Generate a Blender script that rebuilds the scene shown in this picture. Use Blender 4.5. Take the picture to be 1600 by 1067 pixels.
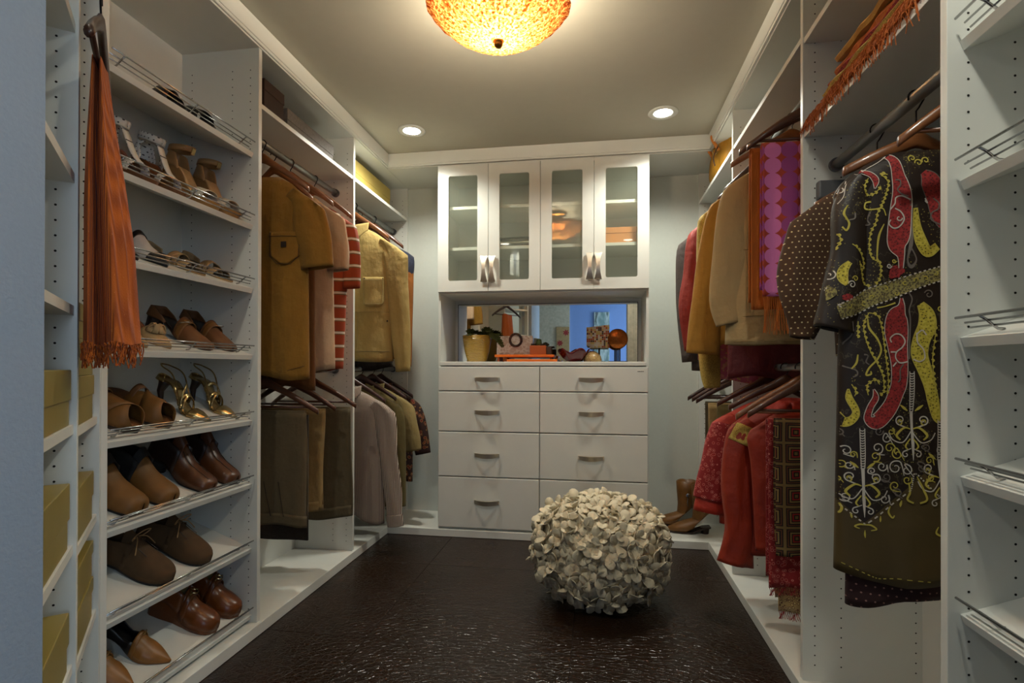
import bpy, math, random
from mathutils import Vector, Matrix, Euler, noise
from mathutils.bvhtree import BVHTree
PI = math.pi
sc = bpy.context.scene
for o in list(bpy.data.objects): bpy.data.objects.remove(o)
COL = sc.collection
random.seed(7)
# ---------------------------------------------------------------- camera
CY, CH, YAW, PIT, ROL, FPX = 571.2, 1.075, math.radians(8.853), math.radians(.211), math.radians(.124), 841.4
fw = Vector((-math.sin(YAW)*math.cos(PIT), math.cos(YAW)*math.cos(PIT), math.sin(PIT)))
r0 = Vector((math.cos(YAW), math.sin(YAW), 0)); u0 = r0.cross(fw)
rt = r0*math.cos(ROL)+u0*math.sin(ROL); up = u0*math.cos(ROL)-r0*math.sin(ROL)
cd = bpy.data.cameras.new('camera'); cam = bpy.data.objects.new('camera', cd); COL.objects.link(cam)
cam.matrix_world = Matrix(((rt.x, up.x, -fw.x, 0), (rt.y, up.y, -fw.y, 0), (rt.z, up.z, -fw.z, CH), (0, 0, 0, 1)))
cd.sensor_width = 36; cd.lens = FPX/1600*36; cd.shift_y = (CY-533.5)/1600; cd.clip_start = .02
sc.camera = cam
def at(px, py, X=None, Y=None, Z=None):
    d = fw+rt*((px-800)/FPX)-up*((py-CY)/FPX); c = Vector((0, 0, CH))
    t = (X-c.x)/d.x if X is not None else (Y-c.y)/d.y if Y is not None else (Z-c.z)/d.z
    return c+d*t
# ---------------------------------------------------------------- world, lights, exposure
w = bpy.data.worlds.new('world'); sc.world = w; w.use_nodes = True
w.node_tree.nodes['Background'].inputs[0].default_value = (.62, .72, .9, 1)
w.node_tree.nodes['Background'].inputs[1].default_value = .35
sc.view_settings.view_transform = 'Standard'; sc.view_settings.look = 'None'
sc.view_settings.gamma = 1; sc.view_settings.use_curve_mapping = False
sc.view_settings.exposure = 0.95
def light(kind, name, loc, energy, color, size=.1, rot=None, spot=None, aim=None, sy=None):
    l = bpy.data.lights.new(name, kind); l.energy = energy; l.color = color
    if kind == 'AREA':
        l.size = size
        if sy: l.shape = 'RECTANGLE'; l.size_y = sy
    else: l.shadow_soft_size = size
    if spot: l.spot_size = math.radians(spot); l.spot_blend = .6
    o = bpy.data.objects.new(name, l); o.location = loc; COL.objects.link(o)
    if aim is not None: o.rotation_euler = (Vector(aim)-Vector(loc)).to_track_quat('-Z', 'Y').to_euler()
    return o
SPOTS = [(-1.064, 3.01), (.357, 3.0), (-1.0, .75), (.34, .75)]
for sx, sy_ in SPOTS:
    light('SPOT', 'downlight', (sx, sy_, 2.44), 29 if sy_ > 2 else 17, (1, .985, .86), .05, spot=150, aim=(sx, sy_, 0))
light('AREA', 'hall_daylight', (1.7, -1.15, 1.5), 32, (.62, .80, 1), 1.2, aim=(-1.2, 1.2, 1.1), sy=1.5)
light('POINT', 'lamp_bulb', (-.31, 1.858, 2.335), 9.5, (1, .86, .66), .035)
light('POINT', 'lamp_bulb', (-.37, 1.858, 2.335), 9.5, (1, .86, .66), .035)

# ---------------------------------------------------------------- materials
def lin(c):
    return tuple(((v/255+.055)/1.055)**2.4 if v/255 > .04045 else v/255/12.92 for v in c)+(1,)
class G:
    def __init__(s, name):
        s.m = bpy.data.materials.new(name); s.m.use_nodes = True; s.t = s.m.node_tree; s.b = s.t.nodes['Principled BSDF']
        s.o = s.t.nodes['Material Output']; s._c = None
    def n(s, typ, **k):
        x = s.t.nodes.new(typ)
        for a, v in k.items(): setattr(x, a, v)
        return x
    def lk(s, a, b): s.t.links.new(a, b)
    def co(s, kind='Object'):
        if not s._c: s._c = s.n('ShaderNodeTexCoord')
        return s._c.outputs[kind]
    def xyz(s, kind='Object'):
        q = s.n('ShaderNodeSeparateXYZ'); s.lk(s.co(kind), q.inputs[0]); return q.outputs
    def ma(s, op, a, b=0.0, c=0.0):
        q = s.n('ShaderNodeMath', operation=op)
        for i, v in enumerate((a, b, c)):
            if isinstance(v, (int, float)): q.inputs[i].default_value = v
            else: s.lk(v, q.inputs[i])
        return q.outputs[0]
    def ramp(s, f, stops, const=True):
        q = s.n('ShaderNodeValToRGB'); r = q.color_ramp
        if const: r.interpolation = 'CONSTANT'
        while len(r.elements) < len(stops): r.elements.new(.5)
        for e, (p, c) in zip(r.elements, stops): e.position = p
        for e, (p, c) in zip(r.elements, stops): e.color = lin(c)
        s.lk(f, q.inputs[0]); return q.outputs[0]
    def mix(s, f, a, b):
        q = s.n('ShaderNodeMix', data_type='RGBA')
        if isinstance(f, (int, float)): q.inputs[0].default_value = f
        else: s.lk(f, q.inputs[0])
        for i, v in ((6, a), (7, b)):
            if isinstance(v, tuple): q.inputs[i].default_value = lin(v) if len(v) == 3 else v
            else: s.lk(v, q.inputs[i])
        return q.outputs[2]
    def noise(s, scale, detail=2, stretch=None):
        q = s.n('ShaderNodeTexNoise'); q.inputs['Scale'].default_value = scale; q.inputs['Detail'].default_value = detail
        if stretch:
            mp = s.n('ShaderNodeMapping'); mp.inputs['Scale'].default_value = stretch; s.lk(s.co(), mp.inputs[0]); s.lk(mp.outputs[0], q.inputs[0])
        else: s.lk(s.co(), q.inputs[0])
        return q.outputs[0]
    def voro(s, scale, feature='F1', out='Distance', stretch=None):
        q = s.n('ShaderNodeTexVoronoi', feature=feature); q.inputs['Scale'].default_value = scale
        if stretch:
            mp = s.n('ShaderNodeMapping'); mp.inputs['Scale'].default_value = stretch; s.lk(s.co(), mp.inputs[0]); s.lk(mp.outputs[0], q.inputs[0])
        else: s.lk(s.co(), q.inputs[0])
        return q.outputs[out]
    def bump(s, h, st=.3, d=.002):
        q = s.n('ShaderNodeBump'); q.inputs['Strength'].default_value = st; q.inputs['Distance'].default_value = d
        s.lk(h, q.inputs['Height']); s.lk(q.outputs[0], s.b.inputs['Normal'])
    def col(s, c):
        if isinstance(c, tuple): s.b.inputs['Base Color'].default_value = lin(c)
        else: s.lk(c, s.b.inputs['Base Color'])
    def fin(s, rough=.6, metal=0, sheen=0, coat=0):
        s.b.inputs['Roughness'].default_value = rough; s.b.inputs['Metallic'].default_value = metal
        s.b.inputs['Sheen Weight'].default_value = sheen; s.b.inputs['Coat Weight'].default_value = coat
        return s.m
def plain(name, c, rough=.5, metal=0, var=.06, scale=20, bump=0, coat=0, sheen=0):
    g = G(name); c2 = tuple(v*(1-var) for v in c)
    n_ = g.noise(scale, 3); g.col(g.mix(n_, c, c2))
    if bump: g.bump(n_, bump, .002)
    return g.fin(rough, metal, coat=coat, sheen=sheen)
def cloth(name, c, weave=900, var=.18, rough=.9, sheen=.06, c2=None):
    g = G(name); n1 = g.noise(9, 4); n2 = g.noise(weave, 1)
    d = c2 or tuple(v*(1-var) for v in c)
    g.col(g.mix(n1, c, d)); h = g.ma('ADD', g.ma('MULTIPLY', n2, .12), g.ma('ADD', g.noise(26, 3), g.ma('MULTIPLY', g.noise(9, 3, (1.6, 1.6, .5)), 2.2))); g.bump(h, .6, .009)
    return g.fin(rough, sheen=sheen)
M = {}
M['white'] = plain('white_melamine', (222, 223, 216), .38, var=.02)
M['wall'] = plain('painted_wall', (206, 210, 202), .7, var=.03, scale=60, bump=.15)
M['ceil'] = plain('painted_ceiling', (190, 186, 170), .85, var=.03)
M['jamb'] = plain('painted_jamb', (152, 162, 172), .8, var=.05, scale=150, bump=.5)
M['blue'] = plain('blue_hall_paint', (128, 160, 222), .8, var=.03)
M['cream'] = plain('cream_hall_paint', (226, 214, 180), .8, var=.03)
M['hole'] = plain('dark_hole', (22, 18, 14), .9)
M['chrome'] = plain('chrome_wire', (190, 190, 190), .2, 1, var=.02)
M['nickel'] = plain('satin_nickel', (236, 226, 208), .42, 1, var=.06)
M['alu'] = plain('satin_aluminium_rod', (150, 152, 150), .38, .85, var=.04)
M['greyplastic'] = plain('grey_plastic', (92, 94, 98), .45)
M['wire'] = plain('black_wire', (26, 24, 30), .35, .6)
def wood(name, a, b, rough=.35, coat=.3, sc_=18):
    g = G(name); n_ = g.noise(sc_, 4, (1, 6, 6)); g.col(g.mix(n_, a, b)); return g.fin(rough, coat=coat)
M['wood'] = wood('walnut_hanger_wood', (96, 52, 26), (58, 28, 14))
M['wood2'] = wood('brown_hanger_wood', (142, 88, 48), (98, 56, 28))
M['wood3'] = wood('dark_hanger_wood', (70, 34, 22), (40, 18, 12))
def floor_mat():
    g = G('dark_embossed_leather'); q = g.voro(34, 'DISTANCE_TO_EDGE', stretch=(1, 1.5, 1)); q2 = g.voro(80, 'DISTANCE_TO_EDGE')
    big = g.noise(2.2, 3); k = g.ma('GREATER_THAN', big, .52)
    h = g.ma('ADD', g.ma('MULTIPLY', g.ma('MINIMUM', q, .10), 8), g.ma('MULTIPLY', g.ma('MINIMUM', q2, .08), 3))
    n_ = g.noise(5, 5)
    g.col(g.mix(n_, (42, 24, 12), (24, 13, 6))); g.bump(h, .6, .0018)
    rr = g.ma('ADD', .13, g.ma('MULTIPLY', g.noise(6, 4), .22)); g.lk(rr, g.b.inputs['Roughness'])
    g.b.inputs['Specular IOR Level'].default_value = .42; m = g.fin(.3); g.lk(rr, g.b.inputs['Roughness']); return m
M['floor'] = floor_mat()
def glass_thin(name, tint=(.93, .96, .92), refl=.10):
    g = G(name); tr = g.n('ShaderNodeBsdfTransparent'); tr.inputs[0].default_value = tint+(1,)
    gl = g.n('ShaderNodeBsdfGlossy'); gl.inputs[1].default_value = .02
    fr = g.n('ShaderNodeLayerWeight'); fr.inputs[0].default_value = .5
    mx = g.n('ShaderNodeMixShader'); f = g.ma('ADD', g.ma('MULTIPLY', g.ma('POWER', fr.outputs['Facing'], 4), .6), refl)
    g.lk(f, mx.inputs[0]); g.lk(tr.outputs[0], mx.inputs[1]); g.lk(gl.outputs[0], mx.inputs[2]); df = g.n('ShaderNodeBsdfTranslucent'); df.inputs[0].default_value = (.75, .80, .66, 1); d2 = g.n('ShaderNodeBsdfDiffuse'); d2.inputs[0].default_value = (.75, .80, .66, 1); a1 = g.n('ShaderNodeMixShader'); g.lk(df.outputs[0], a1.inputs[1]); g.lk(d2.outputs[0], a1.inputs[2]); a2 = g.n('ShaderNodeMixShader'); a2.inputs[0].default_value = .09; g.lk(mx.outputs[0], a2.inputs[1]); g.lk(a1.outputs[0], a2.inputs[2]); g.lk(a2.outputs[0], g.o.inputs[0]); return g.m
M['pane'] = glass_thin('door_glass', (.98, .99, .965), .05)
def mirror_mat():
    g = G('mirror_silver'); g.col((236, 240, 238)); return g.fin(.01, 1)
M['mirror'] = mirror_mat()
def emis(name, c, s):
    g = G(name); e = g.n('ShaderNodeEmission'); e.inputs[0].default_value = lin(c); e.inputs[1].default_value = s; g.lk(e.outputs[0], g.o.inputs[0]); return g.m
M['glow'] = emis('downlight_lens', (255, 250, 235), 9)
M['bulb'] = emis('bulb_glow', (255, 226, 170), 30)
def lampglass():
    g = G('amber_crackle_glass')
    sp = g.xyz(); ang = g.ma('ARCTAN2', sp[1], sp[0])
    rib = g.ma('MULTIPLY', g.ma('ADD', g.ma('SINE', g.ma('MULTIPLY', ang, 40)), 1), .5)
    vo = g.voro(170, 'F1'); n_ = g.noise(120, 3)
    rad_ = g.ma('SQRT', g.ma('ADD', g.ma('MULTIPLY', sp[0], sp[0]), g.ma('MULTIPLY', sp[1], sp[1]))); k = g.ma('MULTIPLY', g.ma('GREATER_THAN', g.ma('ADD', n_, g.ma('MULTIPLY', rad_, .45)), .56), .75)
    c = g.mix(g.ma('ADD', g.ma('MULTIPLY', rib, .25), k), (226, 196, 150), (144, 80, 32))
    tl = g.n('ShaderNodeBsdfTranslucent'); g.lk(c, tl.inputs[0])
    tr = g.n('ShaderNodeBsdfTransparent'); g.lk(c, tr.inputs[0])
    gl = g.n('ShaderNodeBsdfGlossy'); gl.inputs[1].default_value = .15
    bp = g.n('ShaderNodeBump'); bp.inputs['Strength'].default_value = .8; bp.inputs['Distance'].default_value = .004
    g.lk(g.ma('ADD', rib, g.ma('MULTIPLY', vo, 2)), bp.inputs['Height']); g.lk(bp.outputs[0], gl.inputs['Normal']); g.lk(bp.outputs[0], tl.inputs['Normal'])
    m1 = g.n('ShaderNodeMixShader'); m1.inputs[0].default_value = .42; g.lk(tl.outputs[0], m1.inputs[1]); g.lk(tr.outputs[0], m1.inputs[2])
    m2 = g.n('ShaderNodeMixShader'); m2.inputs[0].default_value = .10; g.lk(m1.outputs[0], m2.inputs[1]); g.lk(gl.outputs[0], m2.inputs[2])
    g.lk(m2.outputs[0], g.o.inputs[0]); return g.m
M['lamp'] = lampglass()
M['brass'] = plain('aged_brass', (176, 120, 50), .28, 1, var=.2)
def hstripe():
    g = G('orange_striped_jersey'); z = g.xyz()[2]; f = g.ma('FRACT', g.ma('DIVIDE', g.ma('ADD', z, .02), .068))
    g.col(g.ramp(f, [(0, (158, 62, 24)), (.52, (158, 64, 25)), (.60, (120, 92, 52)), (.68, (222, 206, 190)), (.84, (120, 92, 52)), (.88, (158, 62, 24))])); g.bump(g.noise(700, 1), .3); return g.fin(.85, sheen=.06)
M['hstripe'] = hstripe()
def pinstripe():
    g = G('pinstriped_cotton'); x = g.xyz()[0]; f = g.ma('FRACT', g.ma('DIVIDE', g.ma('ADD', x, g.ma('MULTIPLY', g.noise(6, 2), .006)), .0072))
    g.col(g.ramp(f, [(0, (92, 72, 64)), (.45, (176, 162, 148))])); g.bump(g.noise(30, 3), .4, .004); return g.fin(.8)
M['pin'] = pinstripe()
def dots(name, base, dot, per, rad=.18, ky=1.0):
    g = G(name); sp = g.xyz()
    a = g.ma('DIVIDE', sp[0], per); b = g.ma('DIVIDE', sp[2], per*ky)
    row = g.ma('MULTIPLY', g.ma('MODULO', g.ma('FLOOR', g.ma('ADD', b, 500)), 2), .5)
    u = g.ma('SUBTRACT', g.ma('FRACT', g.ma('ADD', a, row)), .5); v = g.ma('SUBTRACT', g.ma('FRACT', b), .5)
    d = g.ma('SQRT', g.ma('ADD', g.ma('MULTIPLY', u, u), g.ma('MULTIPLY', v, v)))
    g.col(g.mix(g.ma('LESS_THAN', d, rad), base, dot)); g.bump(g.noise(25, 3), .35, .004); return g.fin(.8, sheen=.06)
M['dots'] = dots('brown_pin_dot_cloth', (70, 42, 16), (214, 190, 140), .0150, .13)
M['dotsdk'] = dots('burgundy_pin_dot_cloth', (44, 12, 16), (150, 110, 100), .018, .12)
def circles():
    g = G('pink_circle_print'); sp = g.xyz(); a = g.ma('DIVIDE', g.ma('ADD', sp[0], .01), .056); b = g.ma('DIVIDE', sp[2], .054)
    u = g.ma('SUBTRACT', g.ma('FRACT', a), .5); v = g.ma('SUBTRACT', g.ma('FRACT', b), .5)
    d = g.ma('SQRT', g.ma('ADD', g.ma('MULTIPLY', u, u), g.ma('MULTIPLY', v, v)))
    cc = g.mix(g.ma('LESS_THAN', g.ma('MODULO', g.ma('FLOOR', g.ma('ADD', a, 100)), 2), .5), (214, 118, 180), (150, 62, 130))
    g.col(g.mix(g.ma('LESS_THAN', d, .515), (170, 58, 34), cc)); g.bump(g.noise(500, 1), .4); return g.fin(.75, sheen=.06)
M['circ'] = circles()
def geo():
    g = G('woven_square_print'); sp = g.xyz(); nz = g.ma('MULTIPLY', g.noise(5, 2), .01)
    a = g.ma('DIVIDE', g.ma('ADD', sp[0], nz), .085); b = g.ma('DIVIDE', g.ma('ADD', sp[2], nz), .078)
    u = g.ma('ABSOLUTE', g.ma('SUBTRACT', g.ma('FRACT', a), .5)); v = g.ma('ABSOLUTE', g.ma('SUBTRACT', g.ma('FRACT', b), .5))
    d = g.ma('MAXIMUM', u, v)
    g.col(g.ramp(g.ma('MULTIPLY', d, 2), [(0, (120, 96, 50)), (.13, (30, 20, 16)), (.24, (158, 30, 26)), (.36, (36, 24, 18)), (.46, (140, 116, 66)), (.58, (30, 20, 16)), (.70, (108, 60, 34)), (.78, (34, 22, 18)), (.88, (128, 104, 60))])); return g.fin(.8)
M['geo'] = geo()
def voroprint(name, stops, scale, feature='F1', out='Distance', rough=.8, stretch=None):
    g = G(name); f = g.voro(scale, feature, out, stretch); g.col(g.ramp(f, stops)); g.bump(g.noise(28, 3), .35, .004); return g.fin(rough, sheen=.06)
M['floral'] = voroprint('floral_print', [(0, (196, 168, 120)), (.18, (110, 26, 20)), (.34, (150, 110, 60)), (.42, (52, 24, 20))], 34)
M['redemb'] = voroprint('red_embroidery', [(0, (220, 160, 150)), (.14, (150, 30, 30)), (.36, (214, 130, 116)), (.42, (140, 26, 28))], 60)
M['pinkgold'] = voroprint('pink_gold_print', [(0, (206, 110, 130)), (.25, (196, 164, 92)), (.4, (186, 90, 110))], 70)
M['goldspeck'] = voroprint('gold_speckled_cloth', [(0, (186, 158, 70)), (.3, (120, 92, 34)), (.42, (196, 168, 80))], 260)
M['yelpaisley'] = voroprint('yellow_speckled_print', [(0, (60, 46, 14)), (.26, (186, 170, 54)), (.6, (206, 190, 74))], 190)
M['redpaisley'] = voroprint('red_speckled_print', [(0, (44, 12, 12)), (.24, (140, 34, 34)), (.6, (164, 44, 42))], 190)
M['sash'] = voroprint('speckled_sash', [(0, (30, 24, 18)), (.22, (112, 100, 66)), (.42, (60, 50, 34)), (.5, (150, 140, 80))], 210)
M['wht_thread'] = plain('white_print', (206, 198, 186), .7)
M['yel_thread'] = plain('yellow_print', (196, 180, 76), .7)
M['gry_thread'] = plain('grey_print', (116, 106, 98), .7)
def dressmat(x0, z0):   # satin: olive below a zigzag border, near black above
    g = G('printed_satin'); sp = g.xyz('Object'); a = g.ma('DIVIDE', g.ma('SUBTRACT', sp[0], x0), .126)
    tri = g.ma('PINGPONG', a, 1); lim = g.ma('ADD', z0, g.ma('MULTIPLY', tri, .125))
    n_ = g.noise(8, 3); f = g.ma('LESS_THAN', sp[2], lim)
    ed = g.ma('ABSOLUTE', g.ma('SUBTRACT', g.noise(34, 2), .5)); ed2 = g.voro(150, 'F1'); mk = g.ma('MULTIPLY', g.ma('LESS_THAN', ed, .012), g.ma('GREATER_THAN', g.noise(11, 2), .50)); mk2 = g.ma('MULTIPLY', g.ma('LESS_THAN', ed2, .22), g.ma('GREATER_THAN', g.noise(14, 2, (1, 1, .7)), .52))
    dk = g.mix(mk2, g.mix(mk, g.mix(n_, (26, 16, 12), (38, 25, 17)), (70, 62, 48)), (132, 120, 60))
    g.col(g.mix(f, dk, g.mix(n_, (88, 72, 38), (68, 54, 27)))); g.bump(n_, .3, .01); return g.fin(.5)
def pottery():
    g = G('ribbed_yellow_glaze'); sp = g.xyz(); h = g.ma('SINE', g.ma('ADD', g.ma('MULTIPLY', sp[2], 700), g.ma('MULTIPLY', g.noise(18, 2), 9)))
    g.col(g.mix(g.ma('MULTIPLY', g.ma('ADD', h, 1), .5), (140, 104, 30), (190, 156, 66))); g.bump(h, .5, .002); return g.fin(.25, coat=.5)
M['pottery'] = pottery()
def pearl():
    g = G('pearl_shell'); v = g.voro(22, 'F1', 'Color', (1, 1, 2)); n_ = g.noise(26, 3, (1, 1, 1.3)); g.col(g.ramp(n_, [(0, (196, 182, 166)), (.42, (222, 212, 198)), (.52, (252, 250, 244)), (.62, (210, 194, 178))], False)); g.bump(n_, .6, .004); return g.fin(.18, coat=.6)
M['pearl'] = pearl()
# leathers, cloths
for k, c, r_ in [('camel', (132, 88, 34), .6), ('tan', (156, 104, 46), .42), ('chestnut', (122, 66, 26), .28), ('loafer', (98, 56, 28), .34), ('suede', (92, 66, 38), .9),
                 ('cream', (218, 208, 186), .6), ('offwhite', (216, 212, 208), .5), ('blacklea', (26, 21, 20), .4), ('beige', (192, 160, 112), .7), ('brownmule', (118, 74, 34), .65),
                 ('rubber', (20, 16, 14), .7), ('boot', (128, 84, 32), .45), ('cork', (166, 122, 66), .8), ('sand', (186, 152, 104), .55), ('heeldk', (46, 28, 20), .4), ('wedgetan', (190, 146, 92), .5)]:
    M[k] = plain(k+'_leather' if k not in ('rubber', 'cork') else k+'_sole', c, r_, var=.25, scale=26, bump=.25)
M['goldlea'] = plain('gold_leather', (190, 164, 110), .22, .85, var=.2)
M['mustard'] = cloth('mustard_jersey', (146, 104, 26), c2=(124, 84, 18)); M['mustdk'] = cloth('dark_mustard_jersey', (110, 66, 18))
M['peach'] = cloth('peach_jersey', (206, 172, 138)); M['khaki'] = cloth('khaki_canvas', (178, 154, 92), c2=(160, 136, 78)); M['orangels'] = cloth('rust_jersey', (156, 92, 26))
M['navy'] = cloth('navy_jersey', (40, 46, 66)); M['taupe'] = cloth('taupe_wool', (96, 82, 56), c2=(80, 66, 44)); M['sandt'] = cloth('sand_twill', (150, 124, 76), c2=(132, 104, 60)); M['olivegrey'] = cloth('olive_grey_twill', (94, 82, 58), c2=(78, 68, 46))
M['dkbrown'] = cloth('dark_brown_cloth', (46, 32, 20)); M['olive'] = cloth('olive_cotton', (108, 96, 54)); M['khaki2'] = cloth('khaki_cotton', (150, 130, 80)); M['jacketbeige'] = cloth('beige_gabardine', (182, 158, 112), c2=(166, 142, 98))
M['goldsuede'] = cloth('gold_suede', (184, 138, 56), c2=(160, 114, 42), weave=300); M['red'] = cloth('red_silk', (158, 38, 20), rough=.55); M['coral'] = cloth('coral_silk', (196, 56, 34), rough=.5, c2=(164, 40, 22)); M['redor'] = cloth('orange_red_silk', (172, 54, 20), rough=.45, c2=(124, 30, 14))
M['orange'] = cloth('orange_cloth', (196, 102, 20)); M['greycl'] = cloth('grey_cloth', (84, 74, 70)); M['burg'] = cloth('burgundy_cloth', (110, 26, 36), rough=.5)
M['bagyel'] = plain('mustard_suede', (196, 138, 24), .6, var=.3, scale=30, bump=.4); M['bagtan'] = plain('orange_leather', (206, 122, 36), .4)
def scarfmat():
    g = G('orange_ribbed_knit'); sp = g.xyz(); h = g.ma('SINE', g.ma('MULTIPLY', g.ma('ADD', sp[0], sp[1]), 900)); n_ = g.noise(260, 2)
    c = g.mix(g.ma('MULTIPLY', g.ma('ADD', h, 1), .5), (188, 92, 6), (150, 66, 2)); c = g.mix(g.ma('GREATER_THAN', n_, .74), c, (226, 150, 70)); g.col(c); g.bump(g.ma('ADD', h, n_), .5, .002); return g.fin(.8, sheen=.06)
M['scarf'] = scarfmat()
M['felt'] = cloth('ivory_wool_felt', (222, 210, 182), c2=(208, 196, 166), weave=500)
M['boxgold'] = plain('gold_card', (150, 134, 66), .42, var=.08, scale=6); M['boxyel'] = plain('yellow_card', (196, 174, 96), .5); M['boxgrey'] = plain('grey_linen_card', (134, 126, 120), .7, var=.3, scale=90); M['boxbrown'] = plain('dark_brown_card', (58, 34, 18), .6); M['boxor'] = plain('orange_card', (206, 132, 64), .6)
M['orangelac'] = plain('orange_lacquer', (210, 100, 8), .35, coat=.2); M['terracotta'] = plain('terracotta_card', (160, 72, 16), .5); M['burgglass'] = plain('burgundy_glass', (82, 8, 12), .22); M['copper'] = plain('hammered_copper', (172, 96, 40), .3, .9, var=.45, scale=60, bump=.8)
M['black'] = plain('black_iron', (20, 18, 18), .4); M['leaf'] = plain('succulent_leaf', (96, 108, 50), .5, var=.5, scale=40); M['tort'] = plain('tortoiseshell', (84, 44, 16), .15, var=.8, scale=40, coat=.6); M['cactus'] = plain('cactus_green', (84, 100, 52), .7)
M['beads'] = voroprint('beaded_print', [(0, (206, 180, 120)), (.3, (96, 50, 34)), (.45, (170, 140, 90))], 90, rough=.3)
def abstract():
    g = G('abstract_paint'); n_ = g.noise(7, 5, (1, 1, .3)); g.col(g.ramp(n_, [(0, (40, 56, 52)), (.42, (120, 148, 150)), (.52, (190, 204, 206)), (.6, (86, 104, 98)), (.72, (150, 130, 170))], False)); return g.fin(.6)
M['abstract'] = abstract()
M['soil'] = plain('soil', (40, 28, 18), .95)

# ---------------------------------------------------------------- mesh helpers
class MB:
    def __init__(s): s.v = []; s.f = []; s.mi = []
    def add(s, vs, fs, mi=0):
        b = len(s.v); s.v += [tuple(v) for v in vs]; s.f += [tuple(i+b for i in f) for f in fs]; s.mi += [mi]*len(fs); return s
    def box(s, x0, x1, y0, y1, z0, z1, mi=0):
        vs = [(x, y, z) for x in (x0, x1) for y in (y0, y1) for z in (z0, z1)]
        return s.add(vs, [(0, 1, 3, 2), (4, 6, 7, 5), (0, 4, 5, 1), (2, 3, 7, 6), (0, 2, 6, 4), (1, 5, 7, 3)], mi)
    def loft(s, rings, cap=True, closed=True, mi=0):
        n = len(rings[0]); vs = [p for r in rings for p in r]; fs = []
        for i in range(len(rings)-1):
            for j in range(n if closed else n-1):
                k = (j+1) % n; fs.append((i*n+j, i*n+k, (i+1)*n+k, (i+1)*n+j))
        if cap and closed:
            fs.append(tuple(range(n))[::-1]); fs.append(tuple((len(rings)-1)*n+j for j in range(n)))
        return s.add(vs, fs, mi)
    def tube(s, path, r, n=8, cap=True, flat=None, mi=0):
        P = [Vector(p) for p in path]; R = r if isinstance(r, (list, tuple)) else [r]*len(P); rings = []; ref = None
        for i, p in enumerate(P):
            t = (P[min(i+1, len(P)-1)]-P[max(i-1, 0)]).normalized()
            if ref is None: ref = Vector((0, 1, 0)) if abs(t.y) < .9 else Vector((0, 0, 1))
            a = t.cross(ref).normalized(); b = t.cross(a).normalized(); ref = -t.cross(a).cross(t).cross(t) if False else ref
            k = flat or 1
            rings.append([p+a*math.cos(2*PI*j/n)*R[i]+b*math.sin(2*PI*j/n)*R[i]*k for j in range(n)])
        return s.loft(rings, cap, mi=mi)
    def lathe(s, prof, n=24, c=(0, 0, 0), cap=True, mi=0, wob=None):
        rings = [[(c[0]+r*math.cos(2*PI*j/n)*(1+(wob(i, j) if wob else 0)), c[1]+r*math.sin(2*PI*j/n)*(1+(wob(i, j) if wob else 0)), c[2]+z) for j in range(n)] for i, (r, z) in enumerate(prof)]
        return s.loft(rings, cap, mi=mi)
    def prism(s, pts, fn, t0, t1, mi=0):
        n = len(pts); return s.add([fn(p, t0) for p in pts]+[fn(p, t1) for p in pts], [tuple(range(n))[::-1], tuple(range(n, 2*n))]+[(i, (i+1) % n, n+(i+1) % n, n+i) for i in range(n)], mi)
    def grid(s, fn, nu, nv, mi=0):
        vs = [fn(i/nu, j/nv) for i in range(nu+1) for j in range(nv+1)]
        return s.add(vs, [(i*(nv+1)+j, (i+1)*(nv+1)+j, (i+1)*(nv+1)+j+1, i*(nv+1)+j+1) for i in range(nu) for j in range(nv)], mi)
    def xf(s, m): s.v = [tuple(m @ Vector(v)) for v in s.v]; return s
    def build(s, name, mat, parent=None, smooth=False, bevel=0, solid=0, kind=None, label=None, sub=0):
        me = bpy.data.meshes.new(name); me.from_pydata([tuple(v) for v in s.v], [], s.f); me.validate()
        ms = mat if isinstance(mat, (list, tuple)) else [mat]
        for m_ in ms: me.materials.append(m_ if not isinstance(m_, str) else M[m_])
        if len(ms) > 1 and len(me.polygons) == len(s.mi): me.polygons.foreach_set('material_index', s.mi)
        import bmesh
        bm = bmesh.new(); bm.from_mesh(me); bmesh.ops.recalc_face_normals(bm, faces=bm.faces); bm.to_mesh(me); bm.free()
        if smooth: me.polygons.foreach_set('use_smooth', [True]*len(me.polygons))
        o = bpy.data.objects.new(name, me); COL.objects.link(o)
        if parent: o.parent = parent
        if kind: o['kind'] = kind
        if label: o['label'] = label
        if solid: md = o.modifiers.new('solid', 'SOLIDIFY'); md.thickness = solid; md.offset = 0
        if bevel: md = o.modifiers.new('bevel', 'BEVEL'); md.width = bevel; md.segments = 2; md.limit_method = 'ANGLE'
        if sub: md = o.modifiers.new('sub', 'SUBSURF'); md.levels = md.render_levels = sub
        return o
def thing(name, label, cat, loc=(0, 0, 0), rot=(0, 0, 0), group=None):
    o = bpy.data.objects.new(name, None); COL.objects.link(o); o.location = loc; o.rotation_euler = rot; o.empty_display_size = .05
    o['label'] = label; o['category'] = cat
    if group: o['group'] = group
    return o
def B(x0, x1, y0, y1, z0, z1): return MB().box(x0, x1, y0, y1, z0, z1)
def struct(name, mb, mat, **k): return mb.build(name, mat, kind='structure', **k)
def kids(o): return [c for c in bpy.data.objects if c.parent == o]
def copy_tree(o, parent=None):
    c = o.copy(); COL.objects.link(c)
    if parent: c.parent = parent
    for ch in kids(o): copy_tree(ch, c)
    return c
def lerp(a, b, t): return a+(b-a)*t
def interp(tab, x):
    if x <= tab[0][0]: return tab[0][1:]
    for a, b in zip(tab, tab[1:]):
        if x <= b[0]:
            t = (x-a[0])/(b[0]-a[0]) if b[0] > a[0] else 0; return tuple(lerp(p, q, t) for p, q in zip(a[1:], b[1:]))
    return tab[-1][1:]
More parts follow.
